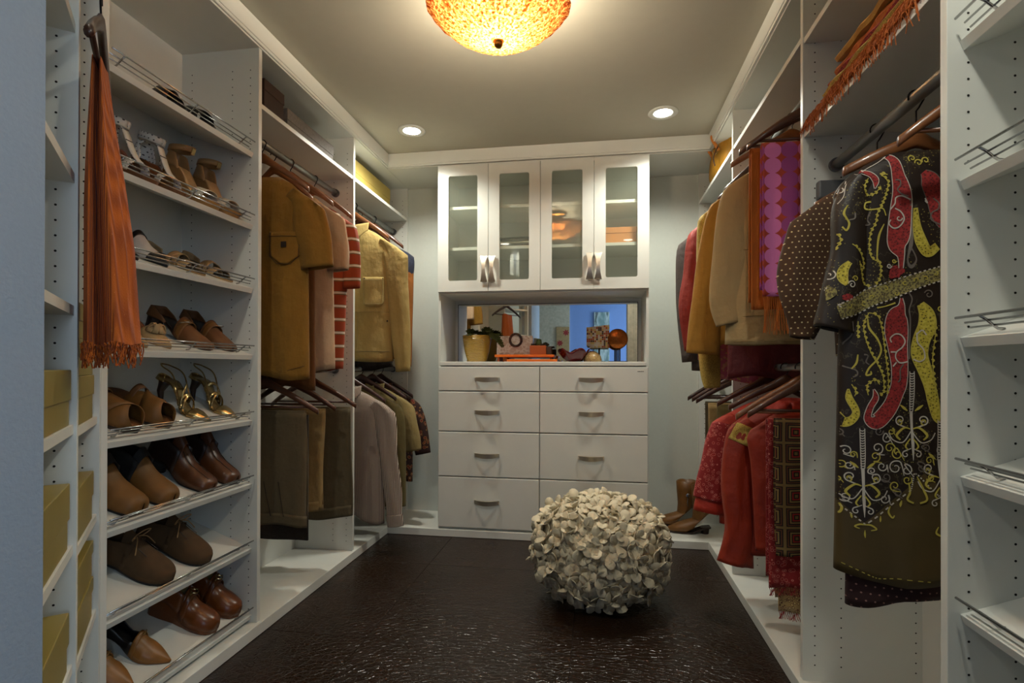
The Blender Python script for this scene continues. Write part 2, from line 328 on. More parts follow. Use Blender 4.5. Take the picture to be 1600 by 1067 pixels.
def smooth_path(P, k=6):
    out = []; n = len(P)
    for i in range(n-1):
        p0, p1, p2, p3 = P[max(i-1, 0)], P[i], P[i+1], P[min(i+2, n-1)]
        for j in range(k):
            t = j/k; out.append(tuple(.5*((2*b)+(-a+c)*t+(2*a-5*b+4*c-d)*t*t+(-a+3*b-3*c+d)*t**3) for a, b, c, d in zip(p0, p1, p2, p3)))
    out.append(tuple(P[-1])); return out

# ---------------------------------------------------------------- dimensions
XL, XR = -1.345, .675          # front of the left / right closet units
XLB, XRB = -1.331, .659        # front of the floor deck and the crown
BL, BR = -1.70, 1.04           # backs
YB, YW = 3.321, 3.74           # back deck front, back wall
ZC, ZT, ZF = 2.46, 2.365, .047
P1, P2, P3, P4 = 1.29, 1.985, 2.845, 3.72      # camera-facing faces of left uprights
Q1, Q2, Q3, Q4 = 3.72, 2.825, 1.905, 1.165     # right
T = .02
# ---------------------------------------------------------------- structure
fl = struct('floor', B(-2.6, 2.4, -2.1, 3.8, -.06, -.004), 'rubber')
xs = [-2.52, -1.71, -.90, -.09, .72, 1.53]; ys = [-2.02, -1.21, -.40, .41, 1.22, 2.03, 2.84, 3.65]
for i, a in enumerate(xs):
    for j, b in enumerate(ys):
        if a > 1.6: continue
        y1 = min(b+.81, 3.74)
        o = B(a+.0008, min(a+.81, 2.34)-.0008, b+.0008, y1-.0008, -.004, 0).build('tile', 'floor', fl, bevel=.0012)
struct('ceiling', B(-2.6, 2.4, -2.1, 3.8, ZC, ZC+.05), 'ceil')
struct('wall_back', B(-1.76, 1.1, YW, YW+.06, 0, ZC), 'wall')
struct('wall_left', B(-1.78, -1.72, .30, YW, 0, ZC), 'wall')
struct('wall_right', B(1.06, 1.12, 0, YW, 0, ZC), 'wall')
struct('wall_entry', B(-.92, -.80, -.28, .675, 0, ZC), 'jamb')
struct('wall_front', MB().box(-2.6, -.92, -.28, -.16, 0, ZC).box(.50, 2.4, -.28, -.0, 0, ZC).box(-.80, .50, -.28, -.16, 2.2, ZC), 'wall')
struct('trim_1', MB().box(.42, .50, -.30, .02, 0, 2.2).box(.50, .60, -.30, -.285, 0, 2.2).box(.50, .60, .005, .02, 0, 2.2), 'cream', bevel=.004)
struct('wall_hall', B(-.45, 2.4, -2.1, -2.0, 0, ZC), 'blue')
struct('wall_hall_side', MB().box(-2.6, -.45, -2.1, -1.95, 0, ZC), 'cream')
struct('wall_hall_left', B(-2.6, -2.5, -1.95, -.28, 0, ZC), 'cream')
# floor decks
struct('trim_2', MB().prism([(BL, YW), (BL, .55), (-1.05, .30), (-.90, .30), (-.82, .68), (XLB, 1.29), (XLB, YB), (XRB, YB), (XRB, 0), (BR, 0), (BR, YW)], lambda p, t: (p[0], p[1], t), .001, ZF), 'white', bevel=.002, label='white floor deck under the closet units')
# crown fascia and soffits
cr = MB()
cr.box(XLB-.02, XLB, .3, YB+.02, 2.384, ZC-.001).box(XLB-.02, XRB+.02, YB, YB+.02, 2.384, ZC-.001).box(XRB, XRB+.02, .02, YB+.02, 2.384, ZC-.001)
struct('trim_3', cr, 'white', bevel=.002)
struct('trim_4', MB().box(XLB-.012, XLB-.004, .3, YB+.012, 2.372, 2.384).box(XLB-.012, XRB+.012, YB+.004, YB+.012, 2.372, 2.384).box(XRB+.004, XRB+.012, .02, YB+.012, 2.372, 2.384), 'white')
struct('trim_5', MB().box(XLB-.02, XRB+.02, YB+.02, YW, 2.366, 2.384), 'white')   # soffit board over the back corner

# ---------------------------------------------------------------- closet units
def holes(parent, face, cols, z0=.10, z1=2.33):
    mb = MB(); nz = int((z1-z0)/.032)
    for c in cols:
        for i in range(nz):
            z = z0+i*.032; mb.add([tuple(face(c+.0026*math.cos(PI/3*k), z+.0026*math.sin(PI/3*k))) for k in range(6)], [tuple(range(6))])
    mb.build('pin_hole', 'hole', parent, kind='stuff')
def unit(name, label, side, y0, y1, back=None, end_near=True):
    """white open unit between two uprights whose near face is at y0 and whose far upright's near face is at y1"""
    t = thing(name, label, 'closet unit', ((XL if side < 0 else XR), y0, ZF), group=None)
    return t
def lb(t, x0, x1, y0, y1, z0, z1):     # world box into thing space
    l = t.location; return B(x0-l.x, x1-l.x, y0-l.y, y1-l.y, z0-l.z, z1-l.z)
def panel(t, side, y, th=.021, z1=ZT):
    x0, x1 = (BL, XL) if side < 0 else (XR, BR)
    lb(t, x0, x1, y, y+th, ZF, z1).build('upright_panel', 'white', t, bevel=.0012)
    l = t.location
    f = [XL-.037, XL-.117, XL-.300] if side < 0 else [XR+.037, XR+.117, XR+.338]
    holes(t, lambda c, z: (c-l.x, y-.0006-l.y, z-l.z), f)
def carcass(t, side, ya, yb):
    x0, x1 = (BL-.001, BL+.008) if side < 0 else (BR-.008, BR+.001)
    lb(t, x0, x1, ya, yb, ZF, ZT).build('back_panel', 'white', t)
    x0, x1 = (BL, XL+.002) if side < 0 else (XR-.002, BR)
    lb(t, x0, x1, ya, yb, ZT, 2.384).build('top_panel', 'white', t)
def rod(t, x, ya, yb, z):
    l = t.location; o = MB().tube([(x-l.x, ya-l.y, z-l.z), (x-l.x, yb-l.y, z-l.z)], .0155, 20).build('hanging_rod', 'alu', t, smooth=False)
    for p in o.data.polygons: p.use_smooth = len(p.vertices) == 4
    for y, s in ((ya, 1), (yb, -1)): MB().tube([(x-l.x, y-l.y, z-l.z), (x-l.x, y+s*.014-l.y, z-l.z)], .022, 20).build('rod_flange', 'greyplastic', o)
def shelf(t, side, ya, yb, z, th=.02, dx=.004):
    x0, x1 = (BL, XL-dx) if side < 0 else (XR+dx, BR)
    lb(t, x0, x1, ya, yb, z-th, z).build('shelf', 'white', t, bevel=.001)
SL = math.radians(20.4)
def shoe_shelf(t, side, ya, yb, zf, posts):
    """slanted shelf, front edge low, three wire rail"""
    l = t.location; s = -1 if side < 0 else 1; xf = (XL-.022) if side < 0 else (XR+.022); L_ = .325/math.cos(SL)
    c_, s_ = math.cos(SL), math.sin(SL)
    def q(a, y, b): return (xf+s*(a*c_-b*s_)-l.x, y-l.y, zf+a*s_+b*c_-l.z)
    mb = MB(); mb.add([q(a, y, b) for a in (0, L_) for y in (ya, yb) for b in (-.02, 0)], [(0, 1, 3, 2), (4, 6, 7, 5), (0, 4, 5, 1), (2, 3, 7, 6), (0, 2, 6, 4), (1, 5, 7, 3)])
    o = mb.build('shoe_shelf', 'white', t, bevel=.001)
    r = MB(); m_ = .015
    for a, b in ((-.002, .040), (.010, .026), (.016, .014)): r.tube([q(a, ya+m_, b), q(a, yb-m_, b)], .0021 if b < .03 else .0027, 8)
    for y in posts: r.tube([q(a, y, b) for a, b in ((.030, .001), (.020, .006), (.014, .016), (.008, .028), (-.001, .040))], .0026, 8)
    r.build('wire_rail', 'chrome', o, smooth=True)

LSH = [1.94, 1.647, 1.391, 1.123, .860, .605, .345, .078]
t = unit('shoe_tower', 'white shoe tower of slanted shelves with chrome wire rails, left of the aisle', -1, P1, P2)
panel(t, -1, P1); panel(t, -1, P2); carcass(t, -1, P1, P2+.021)
for z in LSH: shoe_shelf(t, -1, P1+.021, P2, z, (1.37, 1.66, 1.92))
LS = 2.150; RU, RL = 2.055, 1.062
t = unit('hanging_unit', 'white double hanging unit with tee shirts above and folded trousers below, left of the aisle', -1, P2+.021, P3)
panel(t, -1, P3); carcass(t, -1, P2+.021, P3+.021); shelf(t, -1, P2+.021, P3, LS); rod(t, -1.45, P2+.021, P3, RU); rod(t, -1.45, P2+.021, P3, RL)
t = unit('hanging_unit', 'white double hanging unit in the far left corner holding the khaki jacket', -1, P3+.021, P4)
lb(t, BL, XL, P4, YW-.0005, ZF, ZT).build('upright_panel', 'white', t); l_ = t.location.copy()
holes(t, lambda c, z: (c-l_.x, P4-.0006-l_.y, z-l_.z), [XL-.037, XL-.117]); carcass(t, -1, P3+.021, YW); shelf(t, -1, P3+.021, P4, LS)
rod(t, -1.45, P3+.021, P4, RU); rod(t, -1.45, P3+.021, P4, RL)
# right
RS = 2.187; RXR = .775
t = unit('hanging_unit', 'white double hanging unit in the far right corner under the mustard handbag', 1, Q2+.021, Q1)
lb(t, XR, BR, Q1, YW-.0005, ZF, ZT).build('upright_panel', 'white', t); l2 = t.location.copy()
holes(t, lambda c, z: (c-l2.x, Q1-.0006-l2.y, z-l2.z), [XR+.037, XR+.117]); carcass(t, 1, Q2+.021, YW); shelf(t, 1, Q2+.021, Q1, RS); rod(t, RXR, Q2+.021, Q1, 2.08); rod(t, RXR, Q2+.021, Q1, 1.078)
t = unit('hanging_unit', 'white double hanging unit with the beige jacket above and red blouses below', 1, Q3+.021, Q2)
panel(t, 1, Q2); carcass(t, 1, Q3+.021, Q2+.021); shelf(t, 1, Q3+.021, Q2, RS); rod(t, RXR, Q3+.021, Q2, 2.08); rod(t, RXR, Q3+.021, Q2, 1.078)
t = unit('hanging_unit', 'white long hanging unit with the paisley dress, right of the aisle', 1, Q4+.021, Q3)
panel(t, 1, Q3); carcass(t, 1, Q4+.021, Q3+.021); shelf(t, 1, Q4+.021, Q3, 2.168); shelf(t, 1, Q4+.021, Q3, 1.857); rod(t, RXR, Q4+.021, Q3, 1.74)
t = unit('shoe_tower', 'white shoe tower with empty slanted shelves at the right edge', 1, .25, Q4)
panel(t, 1, Q4); panel(t, 1, .23); carcass(t, 1, .25, Q4+.021)
for z in [2.25, 1.98, 1.71, 1.439, 1.135, .866, .600, .33, .08]: shoe_shelf(t, 1, .251, Q4, z, (1.09, .7, .33))
# pull-out rack on the far upright of the long hanging unit
t = thing('pull_out_rack', 'grey pull-out accessory rack screwed to the white upright behind the paisley dress', 'rack', (.838, Q3-.001, 1.655))
MB().box(-.125, .12, -.030, -.0005, -.030, .030).build('housing', 'greyplastic', t, bevel=.006)
MB().box(-.12, .11, -.026, -.006, -.044, -.030).build('slide', 'alu', t, bevel=.002)
mb = MB()
for x in (-.105, -.085, -.06): mb.tube([(x, -.016, -.04), (x, -.016, -.075)], .0025, 8)
mb.build('pin', 'chrome', t)

# diagonal corner bank at the entrance, left
AO = Vector((XL, P1, 0)); AD = Vector((.649, -.760, 0)); AN = Vector((-.760, -.649, 0))
def bank(u, v, z): return AO+AD*u+AN*v+Vector((0, 0, z))
t = thing('corner_shelf_unit', 'white angled shelf unit holding gold boxes, beside the blue-grey entry wall', 'closet unit', (XL, P1, ZF))
def bbox(u0, u1, v0, v1, z0, z1): return MB().add([bank(u, v, z)-Vector((XL, P1, ZF)) for u in (u0, u1) for v in (v0, v1) for z in (z0, z1)], [(0, 1, 3, 2), (4, 6, 7, 5), (0, 4, 5, 1), (2, 3, 7, 6), (0, 2, 6, 4), (1, 5, 7, 3)])
for u, dd in ((.003, .31), (.384, .31), (.765, .16)):
    bbox(u, u+.019, 0, dd, ZF, ZT).build('upright_panel', 'white', t, bevel=.001)
    holes(t, lambda c, z: bank(u+.0196, c, z)-Vector((XL, P1, ZF)), [.037, .25] if dd > .2 else [.037])
bbox(.022, .784, .31, .318, ZF, ZT).build('back_panel', 'white', t) if False else None
bbox(.022, .384, .302, .31, ZF, ZT).build('back_panel', 'white', t); bbox(.403, .60, .302, .31, ZF, ZT).build('back_panel', 'white', t)
for z in (.42, .677, .941, 2.1): bbox(.022, .384, .006, .30, z-.02, z).build('shelf', 'white', t)
for z in (.20, .45, .70, .953, 1.203, 1.482, 1.80, 2.1): bbox(.403, .765, .006, .30, z-.02, z).build('shelf', 'white', t)

# ---------------------------------------------------------------- centre cabinet
CX0, CX1 = -1.0, .317; YF = 3.345
t = thing('drawer_chest', 'white built-in chest with two columns of four drawers on the back wall', 'cabinet', (-.342, YF, ZF))
lb(t, CX0, CX0+.016, YF, YW, ZF, ZT).build('side_panel', 'white', t, bevel=.001); lb(t, CX1-.016, CX1, YF, YW, ZF, ZT).build('side_panel', 'white', t, bevel=.001)
lb(t, CX0+.016, CX1-.016, YF+.004, YW-.002, ZF, 1.086).build('carcass', 'greyplastic' if False else 'white', t)
lb(t, CX0+.016, CX1-.016, YW-.03, YW-.002, 1.112, 1.56).build('niche_back', 'white', t)
def dhandle():
    mb = MB(); N_ = 20; rows = []
    for i in range(N_+1):
        a = -1+2*i/N_; x = a*.079; k = math.cos(a*PI/2); h = .019+.008*k; y = -.010-.020*k; tl = .006*k
        rows.append([(x, y-tl, .018), (x, y, .018-h*1.15), (x, y+.005, .018-h*1.15), (x, y+.005, .018)])
    mb.loft(rows); mb.box(-.079, -.069, -.013, 0, -.003, .018).box(.069, .079, -.013, 0, -.003, .018); return mb
zr = [(.928, 1.080), (.672, .922), (.386, .666), (.062, .380)]
for ci, (xa, xb) in enumerate(((-.993, -.347), (-.342, .310))):
    for za, zb_ in zr:
        d = lb(t, xa, xb, YF-.021, YF, za, zb_).build('drawer', 'white', t, bevel=.0035)
        h = dhandle(); hz = zb_-ZF-(.075 if zb_ > 1 else .115); 
        if zb_ > 1: hz = .996-ZF
        elif zb_ > .8: hz = .788-ZF
        elif zb_ > .5: hz = .518-ZF
        else: hz = .222-ZF
        h.xf(Matrix.Translation(((xa+xb)/2+.342-(.012 if ci else .006), -.021, hz))).build('handle', 'nickel', d, smooth=False)
mk = MB()
for i in range(7): mk.box(.590+i*.0055, .594+i*.0055, -.0216, -.021, 1.052-ZF, 1.056-ZF)
mk.build('maker_mark', 'hole', t)
t = thing('countertop', 'white counter slab on top of the drawer chest, below the mirror', 'countertop', (-.342, YF-.02, 1.0865))
lb(t, CX0+.0162, CX1-.0162, YF-.022, YW-.0305, 1.0865, 1.112).build('slab', 'white', t, bevel=.003)
t = thing('wall_mirror', 'wide mirror with thin dark edge above the counter', 'mirror', (-.33, 3.70, 1.113))
lb(t, -.962, .279, 3.700, 3.709, 1.113, 1.518).build('dark_edge', 'black', t); lb(t, -.958, .275, 3.6992, 3.700, 1.113, 1.514).build('mirror_glass', 'mirror', t)
def vhandle():
    mb = MB(); rows = []; N_ = 18
    for i in range(N_+1):
        a = -1+2*i/N_; z = a*.082; w_ = .011+.013*a*a; k = 1-a*a
        rows.append([(-w_, -.012-.020*k, z), (w_, -.012-.020*k, z), (w_*.7, -.006-.020*k, z), (-w_*.7, -.006-.020*k, z)])
    mb.loft(rows); mb.box(-.012, .012, -.013, 0, -.082, -.074).box(-.012, .012, -.013, 0, .074, .082); return mb
for ui, (xa, xb) in enumerate(((CX0+.0165, -.343), (-.342, CX1-.0165))):
    t = thing('wall_cabinet', ('white two-door glass-front wall cabinet, left of the pair, holding folded cloth' if ui == 0 else 'white two-door glass-front wall cabinet, right of the pair, holding an orange box'), 'cabinet', ((xa+xb)/2, YF, 1.553))
    for a, b in ((xa, xa+.016), (xb-.016, xb)): lb(t, a, b, YF, YW-.001, 1.56, ZT).build('side_panel', 'white', t)
    lb(t, xa+.016, xb-.016, YW-.012, YW-.001, 1.56, ZT).build('back_panel', 'white', t); lb(t, xa, xb, YF, YW-.001, 1.545, 1.56).build('bottom_panel', 'white', t, bevel=.001); lb(t, xa+.016, xb-.016, YF, YW-.012, ZT-.016, ZT).build('top_panel', 'white', t)
    for z in (1.846, 2.108): lb(t, xa+.016, xb-.016, YF+.02, YW-.012, z-.019, z).build('shelf', 'white', t)
    m_ = -.671 if ui == 0 else -.013; e0, e1 = (CX0+.001, -.3435) if ui == 0 else (-.3405, CX1-.001)
    for di, (a, b) in enumerate(((e0, m_-.0015), (m_+.0015, e1))):
        st = .069; z0, z1 = 1.557, 2.361
        # door frame with rounded opening
        pts_o = [(a, z0), (b, z0), (b, z1), (a, z1)]; r_ = .012; inn = []
        for cx_, cz_, a0 in ((b-st-r_, z0+st+r_, -90), (b-st-r_, z1-st-r_, 0), (a+st+r_, z1-st-r_, 90), (a+st+r_, z0+st+r_, 180)):
            for k in range(5): an = math.radians(a0+22.5*k); inn.append((cx_+r_*math.cos(an), cz_+r_*math.sin(an)))
        mb = MB(); l = t.location; n_ = len(inn)
        def V(p, y): return (p[0]-l.x, y-l.y, p[1]-l.z)
        outr = []
        for k, (cx_, cz_) in enumerate(((b, z0), (b, z1), (a, z1), (a, z0))): outr += [(cx_, cz_)]*5
        # sides: ring quads between inner points and outer corners
        for yy, flip in ((YF-.021, 0), (YF-.001, 1)):
            vs = [V(p, yy) for p in inn]+[V(p, yy) for p in ((b, z0), (b, z1), (a, z1), (a, z0))]; fs = []
            for k in range(4):
                for q_ in range(4): fs.append((k*5+q_, k*5+q_+1, n_+k))
                fs.append((k*5+4, (k*5+5) % n_, n_+(k+1) % 4, n_+k))
            mb.add(vs, fs)
        vs = [V(p, YF-.021) for p in inn]+[V(p, YF-.001) for p in inn]; mb.add(vs, [(k, (k+1) % n_, n_+(k+1) % n_, n_+k) for k in range(n_)])
        oc = [(b, z0), (b, z1), (a, z1), (a, z0)]; vs = [V(p, YF-.021) for p in oc]+[V(p, YF-.001) for p in oc]; mb.add(vs, [(k, (k+1) % 4, 4+(k+1) % 4, 4+k) for k in range(4)])
        d = mb.build('door', 'white', t)
        lb(t, a+st-.004, b-st+.004, YF-.012, YF-.008, z0+st-.004, z1-st+.004).build('glass_pane', 'pane', d)
        hx = (b-.024) if di == 0 else (a+.024)
        vhandle().xf(Matrix.Translation((hx-l.x, -.021, 1.695-l.z))).build('handle', 'nickel', d)

# ---------------------------------------------------------------- ceiling fittings
for i, (sx, sy_) in enumerate(SPOTS):
    t = thing('downlight', ['round recessed downlight at the back left of the ceiling', 'round recessed downlight at the back right of the ceiling', 'round recessed downlight near the entrance, left', 'round recessed downlight near the entrance, right'][i], 'light', (sx, sy_, ZC-.001), group='recessed downlights')
    MB().lathe([(.050, -.002), (.078, -.001), (.080, -.006), (.058, -.010), (.050, -.006)], 40, cap=False).build('trim_ring', 'white', t, smooth=True)
    MB().lathe([(.0505, -.003), (.0505, -.0045)], 40).build('lens', 'glow', t)
LX, LY = -.34, 1.858
t = thing('ceiling_lamp', 'amber ribbed glass bowl lamp with small brass finial hanging at the ceiling', 'lamp', (LX, LY, ZC))
prof = [(.010, -.238), (.05, -.234), (.10, -.222), (.15, -.200), (.19, -.174), (.214, -.150), (.226, -.130), (.250, -.118)]
MB().lathe(prof, 96, cap=False, wob=lambda i, j: (.006 if i > 0 else 0)*math.sin(j*2*PI/96*24)+(.012 if i == 7 else 0)*math.sin(j*2*PI/96*8)).build('glass_bowl', 'lamp', t, smooth=True, solid=.004)
MB().lathe([(.0, -.262), (.010, -.260), (.016, -.252), (.014, -.243), (.020, -.240), (.006, -.236), (.004, -.16), (.004, -.02)], 20, cap=False).build('finial', 'brass', t, smooth=True)
MB().lathe([(.0, -.03), (.075, -.03), (.085, -.012), (.085, -.0005)], 40, cap=False).build('ceiling_plate', 'brass', t, smooth=True)
for sx in (-.075, .075):
    MB().tube([(sx*.3, 0, -.05), (sx*.55, 0, -.07)], .012, 10).build('socket', 'brass', t)
    MB().lathe([(.0, -.112), (.018, -.108), (.028, -.092), (.024, -.076), (.012, -.066)], 16, c=(sx, 0, 0), cap=False).build('bulb', 'bulb', t, smooth=True)

# ---------------------------------------------------------------- shoes
WT = {'round': [(0, .10), (.02, .24), (.08, .35), (.22, .38), (.42, .36), (.58, .43), (.72, .50), (.84, .48), (.93, .37), (.98, .2), (1, .04)],
      'point': [(0, .10), (.02, .24), (.08, .34), (.22, .36), (.42, .34), (.58, .42), (.70, .49), (.80, .41), (.90, .24), (.97, .10), (1, .02)],
      'square': [(0, .12), (.02, .26), (.08, .37), (.22, .40), (.42, .38), (.58, .44), (.72, .50), (.86, .48), (.94, .43), (.98, .33), (1, .05)]}
class Shoe:
    def __init__(s, label, L=.255, W=.09, toe='round', heel=.02, plat=.010, wedge=False, cat='shoe', group=None, name='shoe'):
        s.L, s.W, s.toe, s.h, s.pl, s.wedge = L, W, toe, heel, plat, wedge
        s.t = thing(name, label, cat, group=group)
    def w(s, q): return interp(WT[s.toe], q)[0]*s.W
    def zb(s, q):
        k = min(1, max(0, (.66-q)/.42)); k = k*k*(3-2*k); return s.h*k
    def zt(s, q): return s.zb(q)+s.pl
    def sole(s, mat, imat='sand', out=1.03):
        mb = MB(); rings = []; N_ = 26
        for i in range(N_+1):
            q = i/N_; x = q*s.L; w_ = s.w(q)*out; b = 0 if s.wedge else s.zb(q); rings.append([(x, -w_*.93, b), (x, -w_, (b+s.zt(q))/2), (x, -w_, s.zt(q)), (x, w_, s.zt(q)), (x, w_, (b+s.zt(q))/2), (x, w_*.93, b)])
        o = mb.loft(rings).build('sole', mat, s.t)
        m2 = MB(); m2.grid(lambda a, b: (a*s.L, (b*2-1)*s.w(a)*.94, s.zt(a)+.002), 26, 4); m2.build('insole', imat, s.t, smooth=True, solid=.002); return o
    def block(s, mat, x0=.0, x1=.2, top=1.0, bot=.85):
        if s.h < .012: return
        rings = []
        for k in range(6):
            z = s.h*(1-k/5)+.002*(k == 0); f = lerp(top, bot, k/5); rings.append([(s.L*(x0+(x1-x0)*(.5+.5*math.cos(a))*(1 if f > .6 else f)+(0)), s.W*.36*f*math.sin(a), z) for a in [2*PI*j/14 for j in range(14)]])
        MB().loft(rings).build('heel', mat, s.t)
    def stiletto(s, mat, r0_=.026, r1_=.0055, dx=0.0):
        P = [(.030+.012*(k/6), 0, s.h*(1-k/6)*1.0+.001) for k in range(7)]; MB().tube([(p[0]-.012*(1-abs(k/3-1))+dx*k/6, 0, p[2]) for k, p in enumerate(P)], [lerp(r0_, r1_, (k/6)**.55) for k in range(7)], 12, flat=.95).build('heel', mat, s.t, smooth=True)
    def vamp(s, mat, s0, hv, s1=1.0, name='vamp', n=18, out=1.05, dip=.0, pw=.75):
        mb = MB(); N_ = 14
        def f(a, b):
            th = b*PI; q = lerp(s0+dip*math.sin(th)**2, s1, a); w_ = s.w(q)*out; h = interp(hv, q)[0]; return (q*s.L, w_*math.cos(th), s.zt(q)-.004+h*max(0, math.sin(th))**pw)
        return mb.grid(f, n, N_).build(name, mat, s.t, smooth=True, solid=.0025)
    def quarter(s, mat, s1, hq, name='quarter', out=1.05, lean=.86):
        path = []; N_ = 12
        for i in range(N_+1): q = s1*(1-i/N_)**1.6; path.append((q, 1))
        for i in range(1, N_+1): q = s1*(i/N_)**1.6; path.append((q, -1))
        n_ = len(path)-1
        def f(a, b):
            k = min(n_, int(round(a*n_))); q, sg = path[k]; h = interp(hq, q)[0]; c_ = lerp(1, lean, b*b); return (q*s.L+(.004*b if q < .05 else 0), sg*s.w(max(q, .0))*out*c_, s.zt(q)-.004+h*b)
        return MB().grid(f, n_, 4).build(name, mat, s.t, smooth=True, solid=.0028)
    def strap(s, mat, q0, q1, wid, h, name='strap', th0=0, th1=1, pw=.8, out=1.07):
        def f(a, b):
            th = lerp(th0, th1, a)*PI; q = lerp(q0, q1, a)+(b-.5)*wid/s.L; q = min(max(q, .01), .99); return (q*s.L, s.w(q)*out*math.cos(th), s.zt(q)-.003+h*max(0, math.sin(th))**pw)
        return MB().grid(f, 16, 3).build(name, mat, s.t, smooth=True, solid=.002)
E1 = Vector((math.cos(SL), 0, -math.sin(SL))); E3 = Vector((math.sin(SL), 0, math.cos(SL)))
RM = Matrix.Rotation(SL, 4, 'Y')
def place(t, L, shelf, y, yaw=0, a0=.030, mirror=False):
    fe = Vector((XL-.022, y, LSH[shelf-1])); toe = fe-E1*a0
    R = RM @ Matrix.Rotation(math.radians(yaw), 4, 'Z'); org = toe-(R @ Vector((L, 0, 0)))
    t.matrix_world = Matrix.Translation(org+E3*.0008) @ R @ Matrix.Scale(-1 if mirror else 1, 4, (0, 1, 0))
def pair(sh, shelf, ys, yaws, labels, a0=.030, group=None):
    t = sh.t; c = copy_tree(t)
    for o, y, yw, lb_, mi in ((t, ys[0], yaws[0], labels[0], False), (c, ys[1], yaws[1], labels[1], True)):
        o['label'] = lb_
        if group: o['group'] = group
        place(o, sh.L, shelf, y, yw, a0 if not isinstance(a0, tuple) else a0[1 if mi else 0], mi)
# top shelf: black strapped flats
s = Shoe('x', .25, .085, 'round', .012, .010); s.sole('blacklea', 'blacklea'); s.strap('blacklea', .62, .74, .055, .045); s.strap('blacklea', .80, .62, .03, .04); s.quarter('blacklea', .30, [(0, .03), (.3, .008)])
pair(s, 1, (1.645, 1.785), (2, -3), ['left flat black sandal on the top shelf of the shoe tower', 'right flat black sandal on the top shelf of the shoe tower'])
# 2nd shelf: white spotted T-strap, cream wedge
s = Shoe('x', .245, .085, 'round', .055, .016); s.sole('brownmule', 'chestnut'); s.block('brownmule', 0, .22, 1, .8)
G_ = dots('white_studded_leather', (222, 218, 208), (60, 54, 50), .014, .16)
def tstrap(s, m):
    s.strap(m, .66, .66, .03, .038); s.strap(m, .06, .30, .022, .075, 'ankle_strap', out=1.15, pw=.6); s.quarter(m, .22, [(0, .075), (.12, .06), (.22, .01)])
    def f(a, b):
        q = lerp(.20, .70, a); return (q*s.L, (b-.5)*.026, s.zt(q)+lerp(.085, .036, a))
    MB().grid(f, 10, 2).build('centre_strap', m, s.t, smooth=True, solid=.003)
    def g_(a, b): q = lerp(.02, .34, a); th = b*PI; return (q*s.L+.01, s.w(q)*1.15*math.cos(th), s.zt(q)+.075+.022*math.sin(th))
    def cuff(a, b):
        th = 2*PI*a; return (s.L*.17+.046*math.cos(th), .034*math.sin(th), s.zt(.15)+.068+.024*b)
    MB().grid(cuff, 20, 2).build('ankle_cuff', m, s.t, smooth=True, solid=.003)
tstrap(s, G_)
pair(s, 2, (1.54, 1.655), (3, -3), ['white studded T-strap sandal on the second shelf, half behind the orange scarf', 'white dark-studded T-strap sandal next to the cream wedge sandals'], a0=(.045, .035))
s = Shoe('x', .245, .086, 'round', .075, .026, wedge=True); s.sole('cork', 'sand'); s.strap('cream', .76, .74, .045, .036); s.quarter('wedgetan', .30, [(0, .055), (.18, .05), (.3, .005)], lean=.9)
def cuff(a, b): th = 2*PI*a; return (s.L*.16+.045*math.cos(th), .033*math.sin(th), s.zt(.15)+.055+.02*b+.012*math.cos(th))
MB().grid(cuff, 20, 2).build('ankle_strap', 'wedgetan', s.t, smooth=True, solid=.003)
MB().box(.0815, .0865, -.009, .009, s.h+.086, s.h+.108).build('buckle', 'goldlea', s.t)
pair(s, 2, (1.80, 1.915), (4, -4), ['cream wedge sandal with cork sole on the second shelf, left of its pair', 'cream wedge sandal with cork sole, right of its pair against the upright'], a0=.022)
# 3rd shelf
s = Shoe('x', .26, .085, 'point', .03, .007); s.sole('blacklea', 'blacklea'); s.block('blacklea', 0, .16, .9, .6); s.vamp('offwhite', .48, [(.45, .06), (.6, .045), (.82, .026), (1, .008)]); s.vamp('blacklea', .80, [(.8, .031), (.9, .018), (1, .011)], name='toe_cap', out=1.08); s.quarter('blacklea', .16, [(0, .02), (.16, .004)])
s.vamp('blacklea', .44, [(.4, .066), (.5, .060)], s1=.50, name='collar_trim', out=1.06)
pair(s, 3, (1.46, 1.575), (5, -2), ['white pointed mule with black toe, beside the orange scarf', 'white pointed mule with black toe, nearer the middle of the third shelf'])
s = Shoe('x', .25, .084, 'round', .014, .006); s.sole('sand', 'blacklea'); s.strap('sand', .74, .74, .035, .03); s.strap('sand', .50, .62, .02, .042); s.strap('sand', .62, .50, .02, .044); s.quarter('sand', .2, [(0, .035), (.2, .02)])
pair(s, 3, (1.745, 1.885), (6, -6), ['flat tan strappy sandal on the third shelf, left of its pair', 'flat tan strappy sandal on the third shelf, beside the upright'])
# 4th shelf
def bow(s):
    mb = MB(); x0_ = s.L*.70; z0_ = s.zt(.7)+.040
    for k in range(9):
        a = k*PI*2/9; mb.grid(lambda u, v, a=a: (x0_+math.cos(a)*.026*u+(v-.5)*.018*math.sin(a), math.sin(a)*.032*u-(v-.5)*.018*math.cos(a), z0_+.016*math.sin(u*PI)*(1+.4*math.sin(3*a))-.012*u), 5, 3)
    mb.build('bow', 'beige', s.t, smooth=True, solid=.003)
s = Shoe('x', .25, .084, 'point', .035, .006); s.sole('sand', 'brownmule'); s.block('brownmule', 0, .14, .8, .5); s.vamp('sand', .60, [(.58, .046), (.8, .028), (1, .010)]); bow(s)
pair(s, 4, (1.495, 1.59), (4, -2), ['tan mule with ruffled beige bow, just right of the scarf fringe', 'tan mule with ruffled beige bow, left of the brown buckle mules'])
s = Shoe('x', .26, .09, 'square', .045, .008); s.sole('heeldk', 'blacklea'); s.block('heeldk', 0, .2, .9, .7); s.vamp('brownmule', .50, [(.46, .07), (.6, .055), (.85, .032), (1, .018)]); s.strap('camel', .58, .58, .024, .065)
